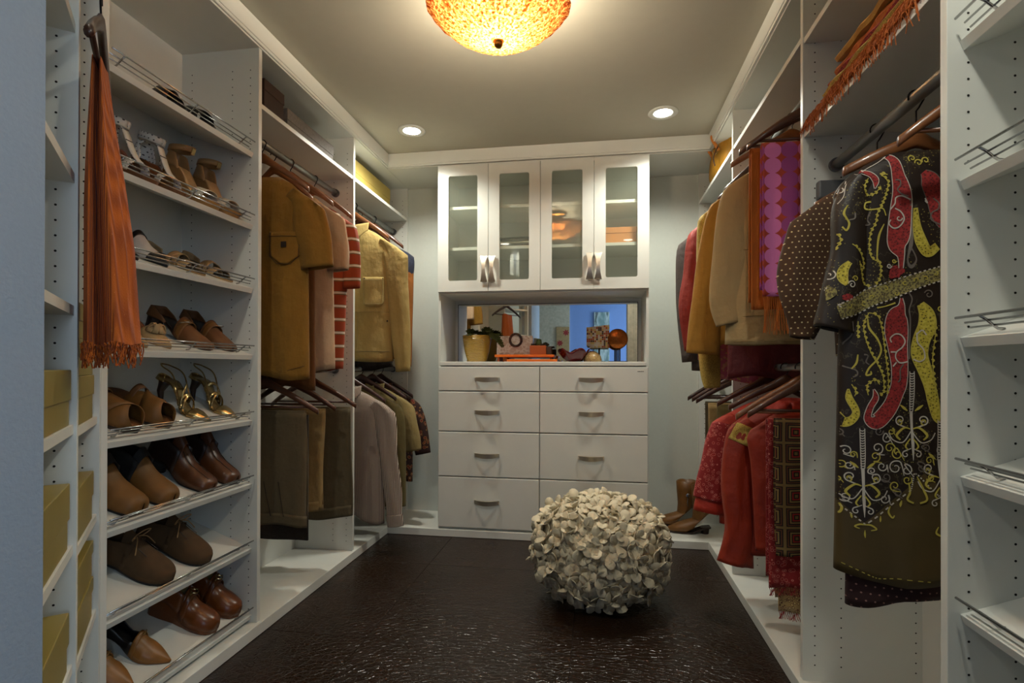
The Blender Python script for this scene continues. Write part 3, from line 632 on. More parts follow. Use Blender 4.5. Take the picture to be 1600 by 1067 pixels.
MB().tube([(s.L*.58+.013*math.cos(a), -.022+.016*math.sin(a), s.zt(.58)+.056+.006*math.cos(a)) for a in [PI*k/7 for k in range(15)]], .0022, 6).build('ring_buckle', 'chrome', s.t)
s.quarter('brownmule', .34, [(0, .035), (.1, .04), (.34, .006)])
pair(s, 4, (1.775, 1.895), (5, -4), ['brown square-toe mule with round buckle, left of its pair on the fourth shelf', 'brown square-toe mule with round buckle, right of its pair on the fourth shelf'])
# 5th shelf
s = Shoe('x', .255, .095, 'round', .03, .016); s.sole('heeldk', 'brownmule'); s.block('heeldk', 0, .3, 1, .95); s.strap('camel', .50, .84, .075, .062, 'cross_strap', out=1.06); s.strap('camel', .84, .50, .075, .066, 'cross_strap', out=1.10)
s.strap('brownmule', .44, .46, .02, .07, 'inner_collar', out=1.02)
pair(s, 5, (1.46, 1.585), (6, 1), ['tan leather slide with crossed wide straps, leftmost on the fifth shelf', 'tan leather slide with crossed wide straps, beside the gold sandals'])
s = Shoe('x', .235, .078, 'point', .088, .004); s.sole('goldlea', 'goldlea'); s.stiletto('heeldk'); s.vamp('goldlea', .70, [(.68, .028), (.8, .024), (1, .008)]); s.strap('goldlea', .50, .60, .008, .05); s.strap('goldlea', .60, .50, .008, .05); s.strap('goldlea', .38, .55, .008, .055)
for sg in (-1, 1): MB().tube(smooth_path([(s.L*.52, sg*.030, s.zt(.52)+.012), (s.L*.30, sg*.031, s.zt(.3)+.034), (s.L*.08, sg*.024, s.zt(.08)+.046), (-.006, 0, s.zt(0)+.048)], 6), .0028, 6).build('slingback', 'goldlea', s.t)
s.quarter('goldlea', .18, [(0, .018), (.18, .004)])
pair(s, 5, (1.785, 1.93), (8, 3), ['gold high-heeled slingback sandal, left of its pair', 'gold high-heeled slingback sandal, right of its pair near the upright'], a0=.035)
# 6th shelf
s = Shoe('x', .27, .098, 'square', .04, .014); s.sole('rubber', 'rubber'); s.block('rubber', 0, .3, 1, .95); s.vamp('camel', .46, [(.42, .095), (.55, .08), (.75, .058), (.92, .046), (1, .03)]); s.quarter('rubber', .5, [(0, .07), (.3, .075), (.5, .08)], lean=.8)
s.vamp('rubber', .40, [(.38, .11), (.5, .10)], s1=.50, name='dark_gusset', out=1.0)
pair(s, 6, (1.475, 1.60), (6, 4), ['camel suede clog with blunt toe, leftmost on the sixth shelf', 'camel suede clog with blunt toe, second on the sixth shelf'])
s = Shoe('x', .27, .096, 'square', .045, .012); s.sole('rubber', 'rubber'); s.block('rubber', 0, .28, 1, .9); s.vamp('loafer', .44, [(.4, .10), (.55, .078), (.75, .054), (.92, .040), (1, .026)]); s.quarter('heeldk', .48, [(0, .075), (.3, .08), (.48, .085)], lean=.8)
for yy in (-.016, .016): MB().tube([(q*s.L, yy*(1.2 if q < .7 else 1), s.zt(q)-.004+interp([(.4, .10), (.55, .078), (.75, .054), (.92, .040), (1, .026)], q)[0]*math.sin(math.acos(min(.9, abs(yy)/s.w(q))))**.75+.002) for q in [.48+.045*k for k in range(11)]], .0014, 5).build('seam', 'heeldk', s.t)
s.vamp('loafer', .30, [(.28, .125), (.46, .105)], s1=.46, name='tongue', out=.6)
pair(s, 6, (1.79, 1.92), (6, 3), ['brown stitched leather shoe with blunt toe, left of its pair on the sixth shelf', 'brown stitched leather shoe with blunt toe, right of its pair on the sixth shelf'])
# 7th shelf: suede lace-ups
s = Shoe('x', .28, .108, 'round', .012, .014); s.sole('rubber', 'rubber', out=1.06); HV = [(.4, .098), (.55, .085), (.75, .062), (.9, .045), (1, .024)]; s.vamp('suede', .44, HV); s.quarter('suede', .5, [(0, .075), (.25, .07), (.5, .085)], lean=.72)
s.vamp('suede', .33, [(.3, .115), (.46, .10)], s1=.5, name='tongue', out=.55)
for k in range(3):
    q = .46+.045*k; MB().tube([(q*s.L+.010*math.sin(a*3), .034*math.cos(a), s.zt(q)+interp(HV, q)[0]*.97*math.sin(a)**.8) for a in [.7+.175*j for j in range(11)]], .0018, 6).build('lace', 'wedgetan', s.t)
for sg in (-1, 1): MB().tube(smooth_path([(.125, 0, .118), (.135, sg*.020, .132), (.140, sg*.045, .128), (.132, sg*.030, .112), (.126, 0, .112)], 5), .0020, 6).build('lace_bow', 'wedgetan', s.t)
for sg in (-1, 1): MB().tube(smooth_path([(.126, 0, .114), (.145, sg*.025, .112), (.165, sg*.052, .082)], 5), .0018, 6).build('lace_end', 'wedgetan', s.t)
for sg in (-1, 1): MB().tube([(q*s.L, sg*.026*(1+.8*(q-.5)), s.zt(q)+interp(HV, q)[0]*.90) for q in (.5, .56, .62, .68)], .0011, 5).build('seam', 'heeldk', s.t)
pair(s, 7, (1.60, 1.775), (12, 9), ['brown suede lace-up shoe with rubber sole, nearer of the pair', 'brown suede lace-up shoe with rubber sole, farther of the pair'])
# 8th shelf: pointed tan mules, chestnut loafers
s = Shoe('x', .265, .085, 'point', .045, .006); s.sole('heeldk', 'blacklea'); s.stiletto('heeldk', .02, .008); s.vamp('tan', .56, [(.52, .062), (.7, .044), (.86, .026), (1, .008)]); s.quarter('blacklea', .56, [(0, .05), (.12, .042), (.4, .02), (.56, .045)], lean=.8, name='lining'); s.strap('tan', .57, .57, .016, .064, 'band')
MB().tube([(s.L*.57+.008, .0+.010*math.sin(a), s.zt(.57)+.064+.008*math.cos(a)) for a in [PI*k/5 for k in range(11)]], .0016, 6).build('ring', 'goldlea', s.t)
pair(s, 8, (1.455, 1.60), (8, 14), ['pointed tan pump with black lining, cut by the bottom edge of the photo', 'pointed tan pump with black lining, beside the chestnut loafers'], a0=.035)
s = Shoe('x', .26, .098, 'round', .055, .016, wedge=True); s.sole('chestnut', 'heeldk', out=1.02); HV = [(.4, .085), (.6, .07), (.8, .056), (.93, .045), (1, .028)]; s.vamp('chestnut', .44, HV); s.quarter('chestnut', .46, [(0, .05), (.2, .055), (.46, .075)], lean=.8); s.strap('chestnut', .52, .52, .022, .086, 'band', out=1.09)
MB().tube([(s.L*.52+.013*math.cos(a), .013*math.sin(a), s.zt(.52)+.090) for a in [PI*k/7 for k in range(15)]], .002, 6).build('ring_buckle', 'goldlea', s.t)
for sg in (-1, 1): MB().tube([(s.L*.52, sg*.015, s.zt(.52)+.090), (s.L*.52, sg*.026, s.zt(.52)+.086)], .0028, 6).build('bit', 'goldlea', s.t)
MB().lathe([(.0, .0), (.026, .0), (.030, .05), (.026, .085), (.0, .088)], 14, c=(s.L*.30, 0, s.h+.02), cap=False).build('shoe_stuffing', 'olive', s.t, smooth=True)
pair(s, 8, (1.815, 1.94), (10, 6), ['chestnut leather loafer with gold ring buckle, nearer of the pair', 'chestnut leather loafer with gold ring buckle, farther of the pair beside the upright'], a0=.03)

# cowboy boots on the deck, far right corner
def boot(label, x, y, yaw):
    t = thing('cowboy_boot', label, 'boot', (x, y, ZF+.0005), (0, 0, yaw), 'cowboy boots in the far right corner')
    # local: toe at -x ; rings along foot then up the shaft
    R_ = []
    spec = [(-.235, .020, 0, .004, .006), (-.225, .022, 0, .018, .014), (-.200, .027, 0, .034, .021), (-.165, .034, 0, .046, .029), (-.12, .043, 8, .052, .037), (-.075, .060, 25, .050, .045), (-.045, .085, 50, .044, .058), (-.030, .115, 72, .040, .056), (-.024, .150, 85, .043, .056), (-.022, .19, 90, .047, .060), (-.022, .235, 90, .050, .064), (-.022, .270, 90, .052, .067)]
    for cx_, cz_, an, wy, wz in spec:
        a = math.radians(an); ring = []
        for j in range(20):
            th = 2*PI*j/20; v = math.sin(th)*wz; d = Vector((-math.sin(a)*v*-1 if False else math.sin(a)*v, math.cos(th)*wy, math.cos(a)*v)); ring.append((cx_+d.x, d.y, max(.012+(.030 if cx_+d.x > -.03 and cz_ < .12 else 0), cz_+d.z)))
        R_.append(ring)
    top = R_[-1]; R_[-1] = [(p[0], p[1], p[2]+.020*abs(math.sin(2*PI*j/20*1))-(0 if False else .018*abs(math.cos(2*PI*j/20))**3*0)+.022*abs(math.cos(2*PI*j/20))**2) for j, p in enumerate(top)]
    MB().loft(R_, cap=False).build('boot_upper', 'boot', t, smooth=True, solid=.003)
    MB().loft([[(xx, -w_, z0), (xx, -w_, z0+.010), (xx, w_, z0+.010), (xx, w_, z0)] for xx, w_, z0 in ((-.238, .006, .004), (-.20, .024, .001), (-.15, .036, .0), (-.10, .041, .001), (-.06, .036, .012), (-.02, .032, .030), (.022, .028, .036))]).build('sole', 'heeldk', t)
    MB().loft([[(-.008+r*.9*math.cos(a), r*math.sin(a), z) for a in [2*PI*k/12 for k in range(12)]] for z, r in ((.040, .033), (.02, .028), (0, .025))]).build('heel', 'heeldk', t)
    MB().lathe([(.0, .003), (.011, .002), (.013, 0)], 14, cap=False).xf(Matrix.Translation((-.022, -.054, .21)) @ Matrix.Rotation(PI/2, 4, 'X')).build('concho', 'chrome', t)
    MB().tube([(-.022, -.0535, .195), (-.024, -.0525, .165), (-.022, -.050, .14)], .003, 6).build('concho_drop', 'chrome', t)
boot('brown leather cowboy boot, nearer one, by the red blouses', .680, 3.50, .02); boot('brown leather cowboy boot, farther one, against the back wall side', .61, 3.64, -.06)

# ---------------------------------------------------------------- gold shoe boxes in the corner bank
def card_box(name, label, loc, size, mat, yaw=0, lid=.4, mat2=None, group=None, cat='box', win=False):
    t = thing(name, label, cat, loc, (0, 0, yaw), group); a, b, h = size[0]/2, size[1]/2, size[2]
    B(-a+.003, a-.003, -b+.003, b-.003, 0, h*(1-lid)+.004).build('box_body', mat2 or mat, t, bevel=.0015); B(-a, a, -b, b, h*(1-lid), h).build('lid', mat, t, bevel=.002)
    return t
ayaw = math.atan2(AD.y, AD.x)
def bbx(u, v, z): p = bank(u, v, z+.0006); return (p.x, p.y, p.z)
W_, D_ = .20, .255
card_box('shoe_box', 'gold card box alone on the near column, level with the crossed-strap slides', bbx(.555, .1345, .953), (W_+.06, D_, .115), 'boxgold', ayaw, .55)
card_box('shoe_box', 'gold card box on the near column shelf, level with the suede shoes', bbx(.56, .1345, .70), (W_+.05, D_, .135), 'boxgold', ayaw, .55)
card_box('shoe_box', 'gold card box at the very bottom left of the photo', bbx(.56, .1345, .45), (W_+.05, D_, .12), 'boxgold', ayaw, .55)
card_box('shoe_box', 'gold card box under two others, below the orange scarf', bbx(.205, .1345, .941), (W_+.06, D_, .112), 'boxgold', ayaw, .45)
card_box('shoe_box', 'gold card box in the middle of the stack below the orange scarf', bbx(.20, .1345, 1.0536), (W_+.05, D_, .085), 'boxgold', ayaw, .5)
card_box('shoe_box', 'gold card box topmost of the stack, just under the scarf fringe', bbx(.205, .1345, 1.1392), (W_+.03, D_, .08), 'boxgold', ayaw, .5)
card_box('shoe_box', 'gold card box alone in the far column, level with the camel clogs', bbx(.205, .1345, .677), (W_+.06, D_, .125), 'boxgold', ayaw, .5)
card_box('shoe_box', 'gold card box, lower of two in the far column above the floor', bbx(.205, .1345, .42), (W_+.07, D_, .105), 'boxgold', ayaw, .35)
card_box('shoe_box', 'gold card box, upper of two in the far column near the floor', bbx(.20, .1345, .5256), (W_+.05, D_, .095), 'boxgold', ayaw, .35)
card_box('storage_box', 'grey linen-textured storage box on the shelf above the tee shirts', (-1.515, 2.50, LS+.0005), (.23, .44, .115), 'boxgrey', 0, .45)
card_box('storage_box', 'dark brown storage box beside the grey one above the tee shirts', (-1.50, 2.18, LS+.0005), (.2, .15, .16), 'boxbrown', 0, .3)
card_box('storage_box', 'pale yellow storage box on the shelf above the khaki jacket', (-1.54, 3.30, LS+.0005), (.24, .56, .165), 'boxyel', 0, .45)
card_box('small_box', 'orange card box behind glass in the right wall cabinet', (.15, 3.48, 1.8465), (.20, .14, .105), 'boxor', 0, .35)
t = thing('folded_cloth', 'folded striped cloth behind glass in the left wall cabinet', 'textile', (-.50, 3.50, 1.8465)); 
for k in range(5): B(-.115+.003*(k % 2), .115-.004*(k % 3), -.09, .09, k*.0135+.0006, k*.0135+.0125).build('fold', ['sandt', 'greycl', 'cream', 'greycl', 'dkbrown'][k], t, bevel=.005)
t = thing('folded_cloth', 'dark burgundy folded cloth at the bottom of the right wall cabinet', 'textile', (-.18, 3.48, 1.5605))
for k in range(2): B(-.13, .13, -.09, .09, k*.017, k*.017+.016).build('fold', 'burg', t, bevel=.006)

# ---------------------------------------------------------------- hangers and garments
def hanger(label, x, y, z, yaw=0, mat='wood', w_=.215, bar=False, drop=.125, hook='wire', stem=.048, curve=.035):
    t = thing('clothes_hanger', label, 'hanger', (x, y, z), (0, 0, yaw), 'wooden hangers')
    r = .0155+.0026; H = [(r*math.cos(a), 0, r*math.sin(a)) for a in [math.radians(200-20*k) for k in range(13)]]
    H += [(.006, 0, -.026), (0, 0, -.034), (0, 0, -stem-.012)]
    MB().tube(H, .0021, 8).build('hook', hook, t, smooth=True)
    rings = []; N_ = 28
    for i in range(N_+1):
        a = -1+2*i/N_; x_ = a*w_; zc = -stem-.012-drop*abs(a)**1.35+.010*math.exp(-(a*6)**2); h = .025-.008*abs(a)+.006*math.exp(-(a*5)**2); th = .0085; k = curve*abs(a)**2
        rings.append([(x_, k+th*math.cos(b), zc+h*.75*math.sin(b)) for b in [2*PI*j/10 for j in range(10)]])
    MB().loft(rings).build('shoulder_bar', mat, t, smooth=True)
    if bar: MB().tube([(-w_*.86, curve*.74, -stem-.012-drop*.84), (w_*.86, curve*.74, -stem-.012-drop*.84)], .0055, 10).build('trouser_bar', mat, t, smooth=True)
    return t
class Garment:
    def __init__(s, name, label, cat, x, y, zt, side, mat, L=.72, sh=.22, bw=.235, hw=.24, neck=.08, th=.045, fold=.010, yaw=0, group=None, seed=1, slope=.075, rows=None, hemw=.012, fk=24):
        s.t = thing(name, label, cat, (x, y, zt), (0, 0, yaw), group); s.side = side; s.mat = mat; s.fold = fold; s.ph = seed*1.7; s.L = L; s.fk = fk; s.sh = sh; s.slope = slope
        s.rows = rows or [(0, neck, th*.5), (.012, neck+.03, th*.6), (slope*.55, sh*.72, th*.8), (slope, sh*.97, th*.85), (slope+.03, sh+.004, th*.95), (slope+.12, bw, th), (L*.6, (bw+hw)/2, th*1.1), (L, hw, th*1.2)]
        s.hem = hemw
    def f(s, u, d):
        w_, th = interp(s.rows, d)[:2]; q = min(1, abs(u)/w_); base = th*(1-q**2.6)**.5 if q < 1 else 0
        a = s.fold*min(1, d/s.L*1.6)*(1-q**3)
        nz = noise.noise((u*9+s.ph, d*1.6, s.ph))+.6*noise.noise((u*22+s.ph, d*3.2+u*6, s.ph+3))
        return base+a*(.5*math.sin(u*s.fk+s.ph+d*2)+1.5*nz)+(.006*noise.noise((u*14+d*9, d*12-u*8, s.ph)) if d > .05 else 0)*(1-q**2)
    def body(s, mat=None, name='body', d0=0, d1=None, nrow=30, grow=0):
        d1 = d1 or s.L; rings = []
        for i in range(nrow+1):
            d = lerp(d0, d1, i/nrow); w_ = interp(s.rows, d)[0]+grow; ring = []
            for j in range(56):
                a = 2*PI*j/56; u = w_*math.copysign(abs(math.cos(a))**.8, math.cos(a)); y = s.f(u*.999, d)+grow; y = max(y, .002)
                hz = s.hem*math.sin(u*19+s.ph)*(i/nrow)**3 if d1 >= s.L*.99 else 0
                ring.append((u, (-y if math.sin(a) < 0 else y*.8) if abs(math.sin(a)) > 1e-6 else 0, -d+hz))
            rings.append(ring)
        return MB().loft(rings, cap=False).build(name, mat or s.mat, s.t, smooth=True, solid=.0022)
    def F(s, u, d, off=.004): return (u, -s.f(u, d)-off, -d)
    def sleeve(s, sg, path, mat=None, name='sleeve', n=24, wr=.006):
        P = smooth_path(path, 6); rings = []
        for i, (x, z, a, b) in enumerate(P):
            q0, q1 = P[max(i-1, 0)], P[min(i+1, len(P)-1)]; tx, tz = q1[0]-q0[0], q1[1]-q0[1]; l = math.hypot(tx, tz) or 1; nx, nz = -tz/l, tx/l
            ring = []
            for j in range(n):
                th = 2*PI*j/n; k = wr*1.6*noise.noise((i*.16, math.cos(th)*1.2+s.ph, math.sin(th)*1.2))*min(1, i/5); c_ = math.copysign(abs(math.cos(th))**.85, math.cos(th))
                xx = x+nx*c_*(a+k); zz = z+nz*c_*(a+k); fo = wr*1.5*noise.noise((c_*3+s.ph, i*.14, sg*2.))*abs(math.sin(th))
                lim = -s.slope*max(0, (xx-.08))/(max(.05, s.sh-.08)) if xx < s.sh else -s.slope-(xx-s.sh)*.75
                zz = min(zz, lim-.001)
                if sg != s.side: xx = min(xx, .236)
                ring.append((sg*xx, -math.sin(th)*(b*.70+k)-.006-fo-.004, zz))
            rings.append(ring)
        return MB().loft(rings, cap=False).build(name, mat or s.mat, s.t, smooth=True, solid=.0022)
    def patch(s, pts, off=.006, mat=None, name='pocket', th=.002, nx=10, nz=12, rnd=.015):
        u0, u1, d0, d1 = pts
        def f(a, b):
            u = lerp(u0, u1, a); lo = d1
            e = min(u-u0, u1-u)
            if e < rnd: lo = d1-(rnd-e)*.8
            d = lerp(d0, lo, b); return s.F(u, d, off)
        return MB().grid(f, nx, nz).build(name, mat or s.mat, s.t, smooth=True, solid=th)
    def line(s, pts, off=.008, r=.0012, mat='dkbrown', name='seam'):
        P = []
        for a, b in zip(pts, pts[1:]):
            for k in range(8): P.append(s.F(lerp(a[0], b[0], k/8), lerp(a[1], b[1], k/8), off))
        P.append(s.F(*pts[-1], off)); MB().tube(P, r, 4).build(name, mat, s.t)
    def collar(s, mat=None, w_=.075, hgt=.035, tip=.085, band=None):
        m = mat or s.mat
        def st(a, b): th = 2*PI*a; return (w_*math.cos(th), .030*math.sin(th)-.002, hgt*b*(.85+.15*math.sin(th))-.005)
        MB().grid(st, 24, 2).build('collar_stand', band or m, s.t, smooth=True, solid=.0025)
        for sg in (-1, 1):
            def fl(a, b):
                u = lerp(.004, w_+.012, a); top = hgt*.95*(.4+.6*a) ; bot = lerp(-tip*.62, -.018, a) if a > .35 else lerp(-tip*.30, -tip*.62, a/.35)*1.0
                bot = lerp(-tip, -.012, a**.8); z = lerp(top, bot, b); return (sg*(u+.022*b*(1-a)), -.034-.016*b-(0.004 if a < .5 else 0)+.028*a*a, z)
            MB().grid(fl, 8, 5).build('collar', m, s.t, smooth=True, solid=.003)
    def buttons(s, u, ds, mat='cream'):
        for d in ds: MB().lathe([(.0, .0022), (.0045, .002), (.0055, 0)], 10, cap=False).xf(Matrix.Translation(s.F(u, d, .007)) @ Matrix.Rotation(PI/2, 4, 'X')).build('button', mat, s.t)
HZ = .172
# ---- left, upper rod of the tee shirt bay
g = Garment('tee_shirt', 'mustard tee shirt with chest pocket, first on the upper left rod', 'shirt', -1.45, 2.166, RU-.155, 1, 'mustard', L=.87, sh=.235, bw=.215, hw=.225, neck=.095, th=.042, fold=.012, seed=1, slope=.10, fk=17)
g.body(); SS = [(.15, -.07, .06, .03), (.205, -.13, .08, .036), (.245, -.25, .080, .040), (.262, -.40, .078, .040)]
g.sleeve(1, SS); g.sleeve(-1, SS); g.patch((.065, .195, .245, .385), rnd=.05, mat='mustard'); g.line([(.065, .265), (.195, .265)], .009); g.line([(.07, .25), (.067, .35), (.10, .383), (.16, .385), (.192, .35), (.195, .25)], .0095); MB().box(.118, .142, -.001, .001, -.012, .012).xf(Matrix.Translation((0, -g.f(.13, .30)-.0095, -.30))).build('pocket_label', 'dkbrown', g.t)
g.line([(.15, .84), (.215, .82)], .004, .0008)
hanger('brown wooden hanger inside the mustard tee shirt', -1.45, 2.166, RU, mat='wood2', stem=.06, w_=.20)
g = Garment('tee_shirt', 'dark mustard shirt hem showing beneath the first mustard tee', 'shirt', -1.46, 2.27, RU-.17, 1, 'mustdk', L=.905, sh=.19, bw=.20, hw=.205, th=.032, seed=4); g.body(); hanger('brown wooden hanger behind the mustard tee', -1.46, 2.27, RU, mat='wood2', stem=.07, w_=.17)
g = Garment('tee_shirt', 'pale peach tee shirt between the mustard and the striped one', 'shirt', -1.45, 2.387, RU-.155, 1, 'peach', L=.845, sh=.24, bw=.215, hw=.23, neck=.09, th=.04, fold=.012, seed=2, slope=.10, fk=18); g.body(); SS2 = [(.16, -.07, .05, .03), (.21, -.13, .07, .036), (.235, -.24, .062, .040), (.25, -.37, .055, .040)]; g.sleeve(1, SS2, wr=.007); g.sleeve(-1, SS2)
hanger('brown wooden hanger inside the pale peach tee', -1.45, 2.387, RU, mat='wood2', stem=.06, w_=.20)
g = Garment('tee_shirt', 'orange tee shirt with white and olive horizontal stripes', 'shirt', -1.45, 2.61, RU-.155, 1, 'hstripe', L=.845, sh=.215, bw=.19, hw=.16, neck=.085, th=.045, fold=.010, seed=3, slope=.09); g.body(); SS3 = [(.14, -.06, .05, .03), (.18, -.12, .055, .036), (.205, -.26, .050, .036), (.212, -.42, .046, .036)]; g.sleeve(1, SS3, wr=.006); g.sleeve(-1, SS3)
hanger('brown wooden hanger inside the striped tee', -1.45, 2.61, RU, mat='wood2', stem=.06, w_=.19)
# ---- left corner, upper rod
g = Garment('jacket', 'khaki canvas work jacket with chest pocket and collar', 'jacket', -1.45, 3.08, RU-.145, 1, 'khaki', L=.80, sh=.25, bw=.245, hw=.25, neck=.085, th=.055, fold=.007, seed=5, slope=.10, hemw=.004, fk=12); g.body(); LSV = [(.18, -.07, .06, .035), (.255, -.14, .082, .045), (.275, -.35, .066, .045), (.30, -.60, .058, .042), (.318, -.86, .046, .036)]
g.sleeve(1, LSV, wr=.006); g.sleeve(-1, LSV); g.collar(w_=.085, tip=.10, hgt=.04, band='dkbrown'); g.patch((.085, .205, .30, .475), off=.008, rnd=.02, mat='khaki')
g.line([(.085, .318), (.205, .318)], .0125, mat='khaki2'); g.line([(.09, .31), (.09, .46), (.2, .46), (.2, .31)], .0125, mat='khaki2'); g.line([(.0, .505), (.235, .505)], .005, mat='khaki2'); g.line([(.05, .51), (.05, .735), (.235, .74)], .005, .0014, mat='khaki2'); g.line([(.0, .742), (.24, .742)], .005, .0014, mat='khaki2'); g.line([(0, .05), (0, .79)], .006, .0018, mat='khaki2'); g.buttons(.092, [.308], 'dkbrown'); g.buttons(.198, [.308], 'dkbrown'); g.buttons(-.012, [.16, .30, .44, .58, .72], 'dkbrown'); g.buttons(.225, [.56], 'dkbrown')
hanger('brown wooden hanger inside the khaki jacket', -1.45, 3.08, RU, mat='wood2', stem=.055, w_=.205)
g = Garment('shirt', 'dark brown garment hem just below the khaki jacket', 'shirt', -1.47, 3.21, RU-.17, 1, 'dkbrown', L=.82, sh=.20, bw=.21, hw=.215, th=.035, seed=6); g.body(); hanger('wooden hanger behind the khaki jacket', -1.47, 3.21, RU, mat='wood', w_=.18)
g = Garment('sweatshirt', 'rust long-sleeved sweatshirt with navy shoulder, last in the left corner', 'shirt', -1.45, 3.37, RU-.155, 1, 'orangels', L=.78, sh=.235, bw=.225, hw=.225, th=.045, seed=7); g.body(); L2_ = [(.17, -.07, .06, .035), (.215, -.14, .06, .045), (.225, -.40, .048, .04), (.225, -.64, .04, .036), (.225, -.82, .034, .03)]; g.sleeve(1, L2_); g.sleeve(-1, L2_)
g.sleeve(1, [(.165, -.06, .060, .038), (.215, -.13, .066, .049), (.225, -.24, .045, .047), (.205, -.33, .012, .040)], mat='navy', name='shoulder_panel'); hanger('wooden hanger inside the rust sweatshirt', -1.45, 3.37, RU, mat='wood', w_=.19)
# ---- left, lower rod: folded trousers
def trousers(label, x, y, z, wd, drop, mat, w2=None, seed=0, side=1, cuff=None, yaw=0, rodz=RL, pl=()):
    t = thing('folded_trousers', label, 'trousers', (x, y, z), (0, 0, yaw)); w2 = w2 or wd
    for li, (sg, dd, mm) in enumerate(((-1, drop, mat), (1, drop*.94, mat))):
        def f(a, b, sg=sg, dd=dd):
            u = (a*2-1); d = b*dd; wv = lerp(wd, w2, b); th = .010+.020*b; y_ = sg*(th*(1-abs(u)**4)**.5+.008*b*math.sin(u*6+seed+b*1.5)+.004*math.sin(u*14+seed*2)*b)
            return (u*wv+.008*b*math.sin(b*4+seed), y_, -d+(.012 if sg < 0 else .01)*math.sin(u*2.2+seed)*b+ (0 if b > .02 else .004))
        MB().grid(f, 26, 20).build('front_leg' if sg < 0 else 'back_leg', mm, t, smooth=True, solid=.006)
    def fe(a, b): th = PI*b; u = a*2-1; return (u*wd, -.010*math.cos(th)*(1-abs(u)**4)**.5*.95, .006*math.sin(th)+.003)
    MB().grid(fe, 10, 6).build('fold', mat, t, smooth=True, solid=.005)
    def cr_(a, b): u = lerp(.3, .34, b); d = lerp(.02, drop*.97, a); return (u*lerp(wd, w2, a)-.05*a, -(.012+.020*d/drop)-.006, -d)
    if cuff: 
        def cf(a, b): u = (a*2-1)*.99; d = lerp(drop*.90, drop*1.0, b); return (u*w2+.003, -(.036*(1-abs(u)**4)**.5+.008*math.sin(u*6+seed+1.5)), -d+.012*math.sin(u*2.2+seed))
        MB().grid(cf, 20, 4).build('waistband', cuff, t, smooth=True, solid=.003)
    for u0, u1 in pl:
        MB().tube([((u0+(u1-u0)*q)*lerp(wd, w2, lerp(.55, .97, q)), -(.010+.020*lerp(.5, .9, q))-.011, -drop*lerp(.60, .90, q)) for q in [k/8 for k in range(9)]], .0016, 5).build('pleat', 'dkbrown', t)
    return t
trousers('grey-brown folded trousers, first on the lower left rod', -1.45, 2.209, .872, .185, .50, 'taupe', .20, 1, cuff='taupe', pl=((.02, .22), (.38, .52)))
hanger('dark wooden hanger carrying the grey-brown trousers', -1.45, 2.19, RL, mat='wood', bar=True, w_=.235)
t = thing('folded_trousers', 'dark brown trouser end hanging below the grey-brown pair', 'trousers', (-1.47, 2.255, .86)); MB().grid(lambda a, b: ((a*2-1)*.19, .006*math.sin(a*9), -b*.565), 16, 4).build('leg_cloth', 'dkbrown', t, smooth=True, solid=.008)
trousers('sand coloured folded trousers in the middle of the lower left rod', -1.43, 2.383, .868, .165, .46, 'sandt', .15, 3, cuff='sandt')
hanger('dark wooden hanger carrying the sand trousers', -1.45, 2.37, RL, mat='wood', bar=True, w_=.225)
trousers('olive-grey folded trousers, farthest on the lower left rod', -1.42, 2.583, .862, .185, .55, 'olivegrey', .195, 5, cuff='olivegrey')
hanger('brown wooden hanger carrying the olive-grey trousers', -1.45, 2.57, RL, mat='wood', bar=True, w_=.235)
# ---- left corner, lower rod: shirts
def shirt(label, x, y, z, mat, L, sp, seed, sh=.225, hw=.225, long=True, side=1, collar=True, cuffm=None, rodz=None, hang=None, name='shirt', **k):
    g = Garment(name, label, 'shirt', x, y, z, side, mat, L=L, sh=sh, bw=hw, hw=hw, seed=seed, **k); g.body()
    g.sleeve(1, sp, wr=.006); g.sleeve(-1, sp, wr=.006)
    if cuffm:
        a = sp[-1]; b = sp[-2]; dx, dz = a[0]-b[0], a[1]-b[1]; l = math.hypot(dx, dz)
        for sg in (1, -1): g.sleeve(sg, [(a[0]-dx/l*.055, a[1]-dz/l*.055, a[2]+.005, a[3]+.004), (a[0]-dx/l*.02, a[1]-dz/l*.02, a[2]+.006, a[3]+.005), (a[0]+dx/l*.012, a[1]+dz/l*.012, a[2]+.004, a[3]+.005)], mat=cuffm, name='cuff', wr=.001)
    if collar: g.collar(tip=.10)
    return g
SL1 = [(.16, -.07, .055, .035), (.222, -.14, .070, .042), (.245, -.34, .060, .042), (.275, -.56, .052, .038), (.295, -.765, .043, .034)]
g = shirt('pinstriped brown and white shirt with long sleeve and cuff', -1.44, 2.985, .935, 'pin', .74, SL1, 8, cuffm='pin', fold=.014, fk=20, hemw=.03)
g.line([(0, .03), (0, .70)], .006, .002, mat='pin', name='placket'); g.buttons(0, [.12, .22, .32, .42, .52, .62])
hanger('dark wooden hanger inside the pinstriped shirt', -1.44, 2.985, RL, mat='wood3', stem=.05)
SL2 = [(.16, -.07, .055, .035), (.215, -.14, .06, .042), (.24, -.36, .052, .042), (.25, -.60, .044, .036), (.25, -.70, .04, .034)]
shirt('olive green shirt right behind the pinstriped one', -1.44, 3.16, .93, 'olive', .70, SL2, 9); hanger('dark wooden hanger inside the olive green shirt', -1.44, 3.16, RL, mat='wood3')
SL3 = [(.16, -.07, .055, .035), (.22, -.14, .068, .042), (.26, -.28, .062, .042), (.285, -.40, .052, .036)]
shirt('khaki short-sleeved shirt between the olive and the floral one', -1.44, 3.33, .94, 'khaki2', .71, SL3, 10); hanger('dark wooden hanger inside the khaki shirt', -1.44, 3.33, RL, mat='wood3')
SL4 = [(.16, -.07, .055, .035), (.22, -.14, .062, .042), (.27, -.28, .056, .042), (.305, -.44, .048, .036)]
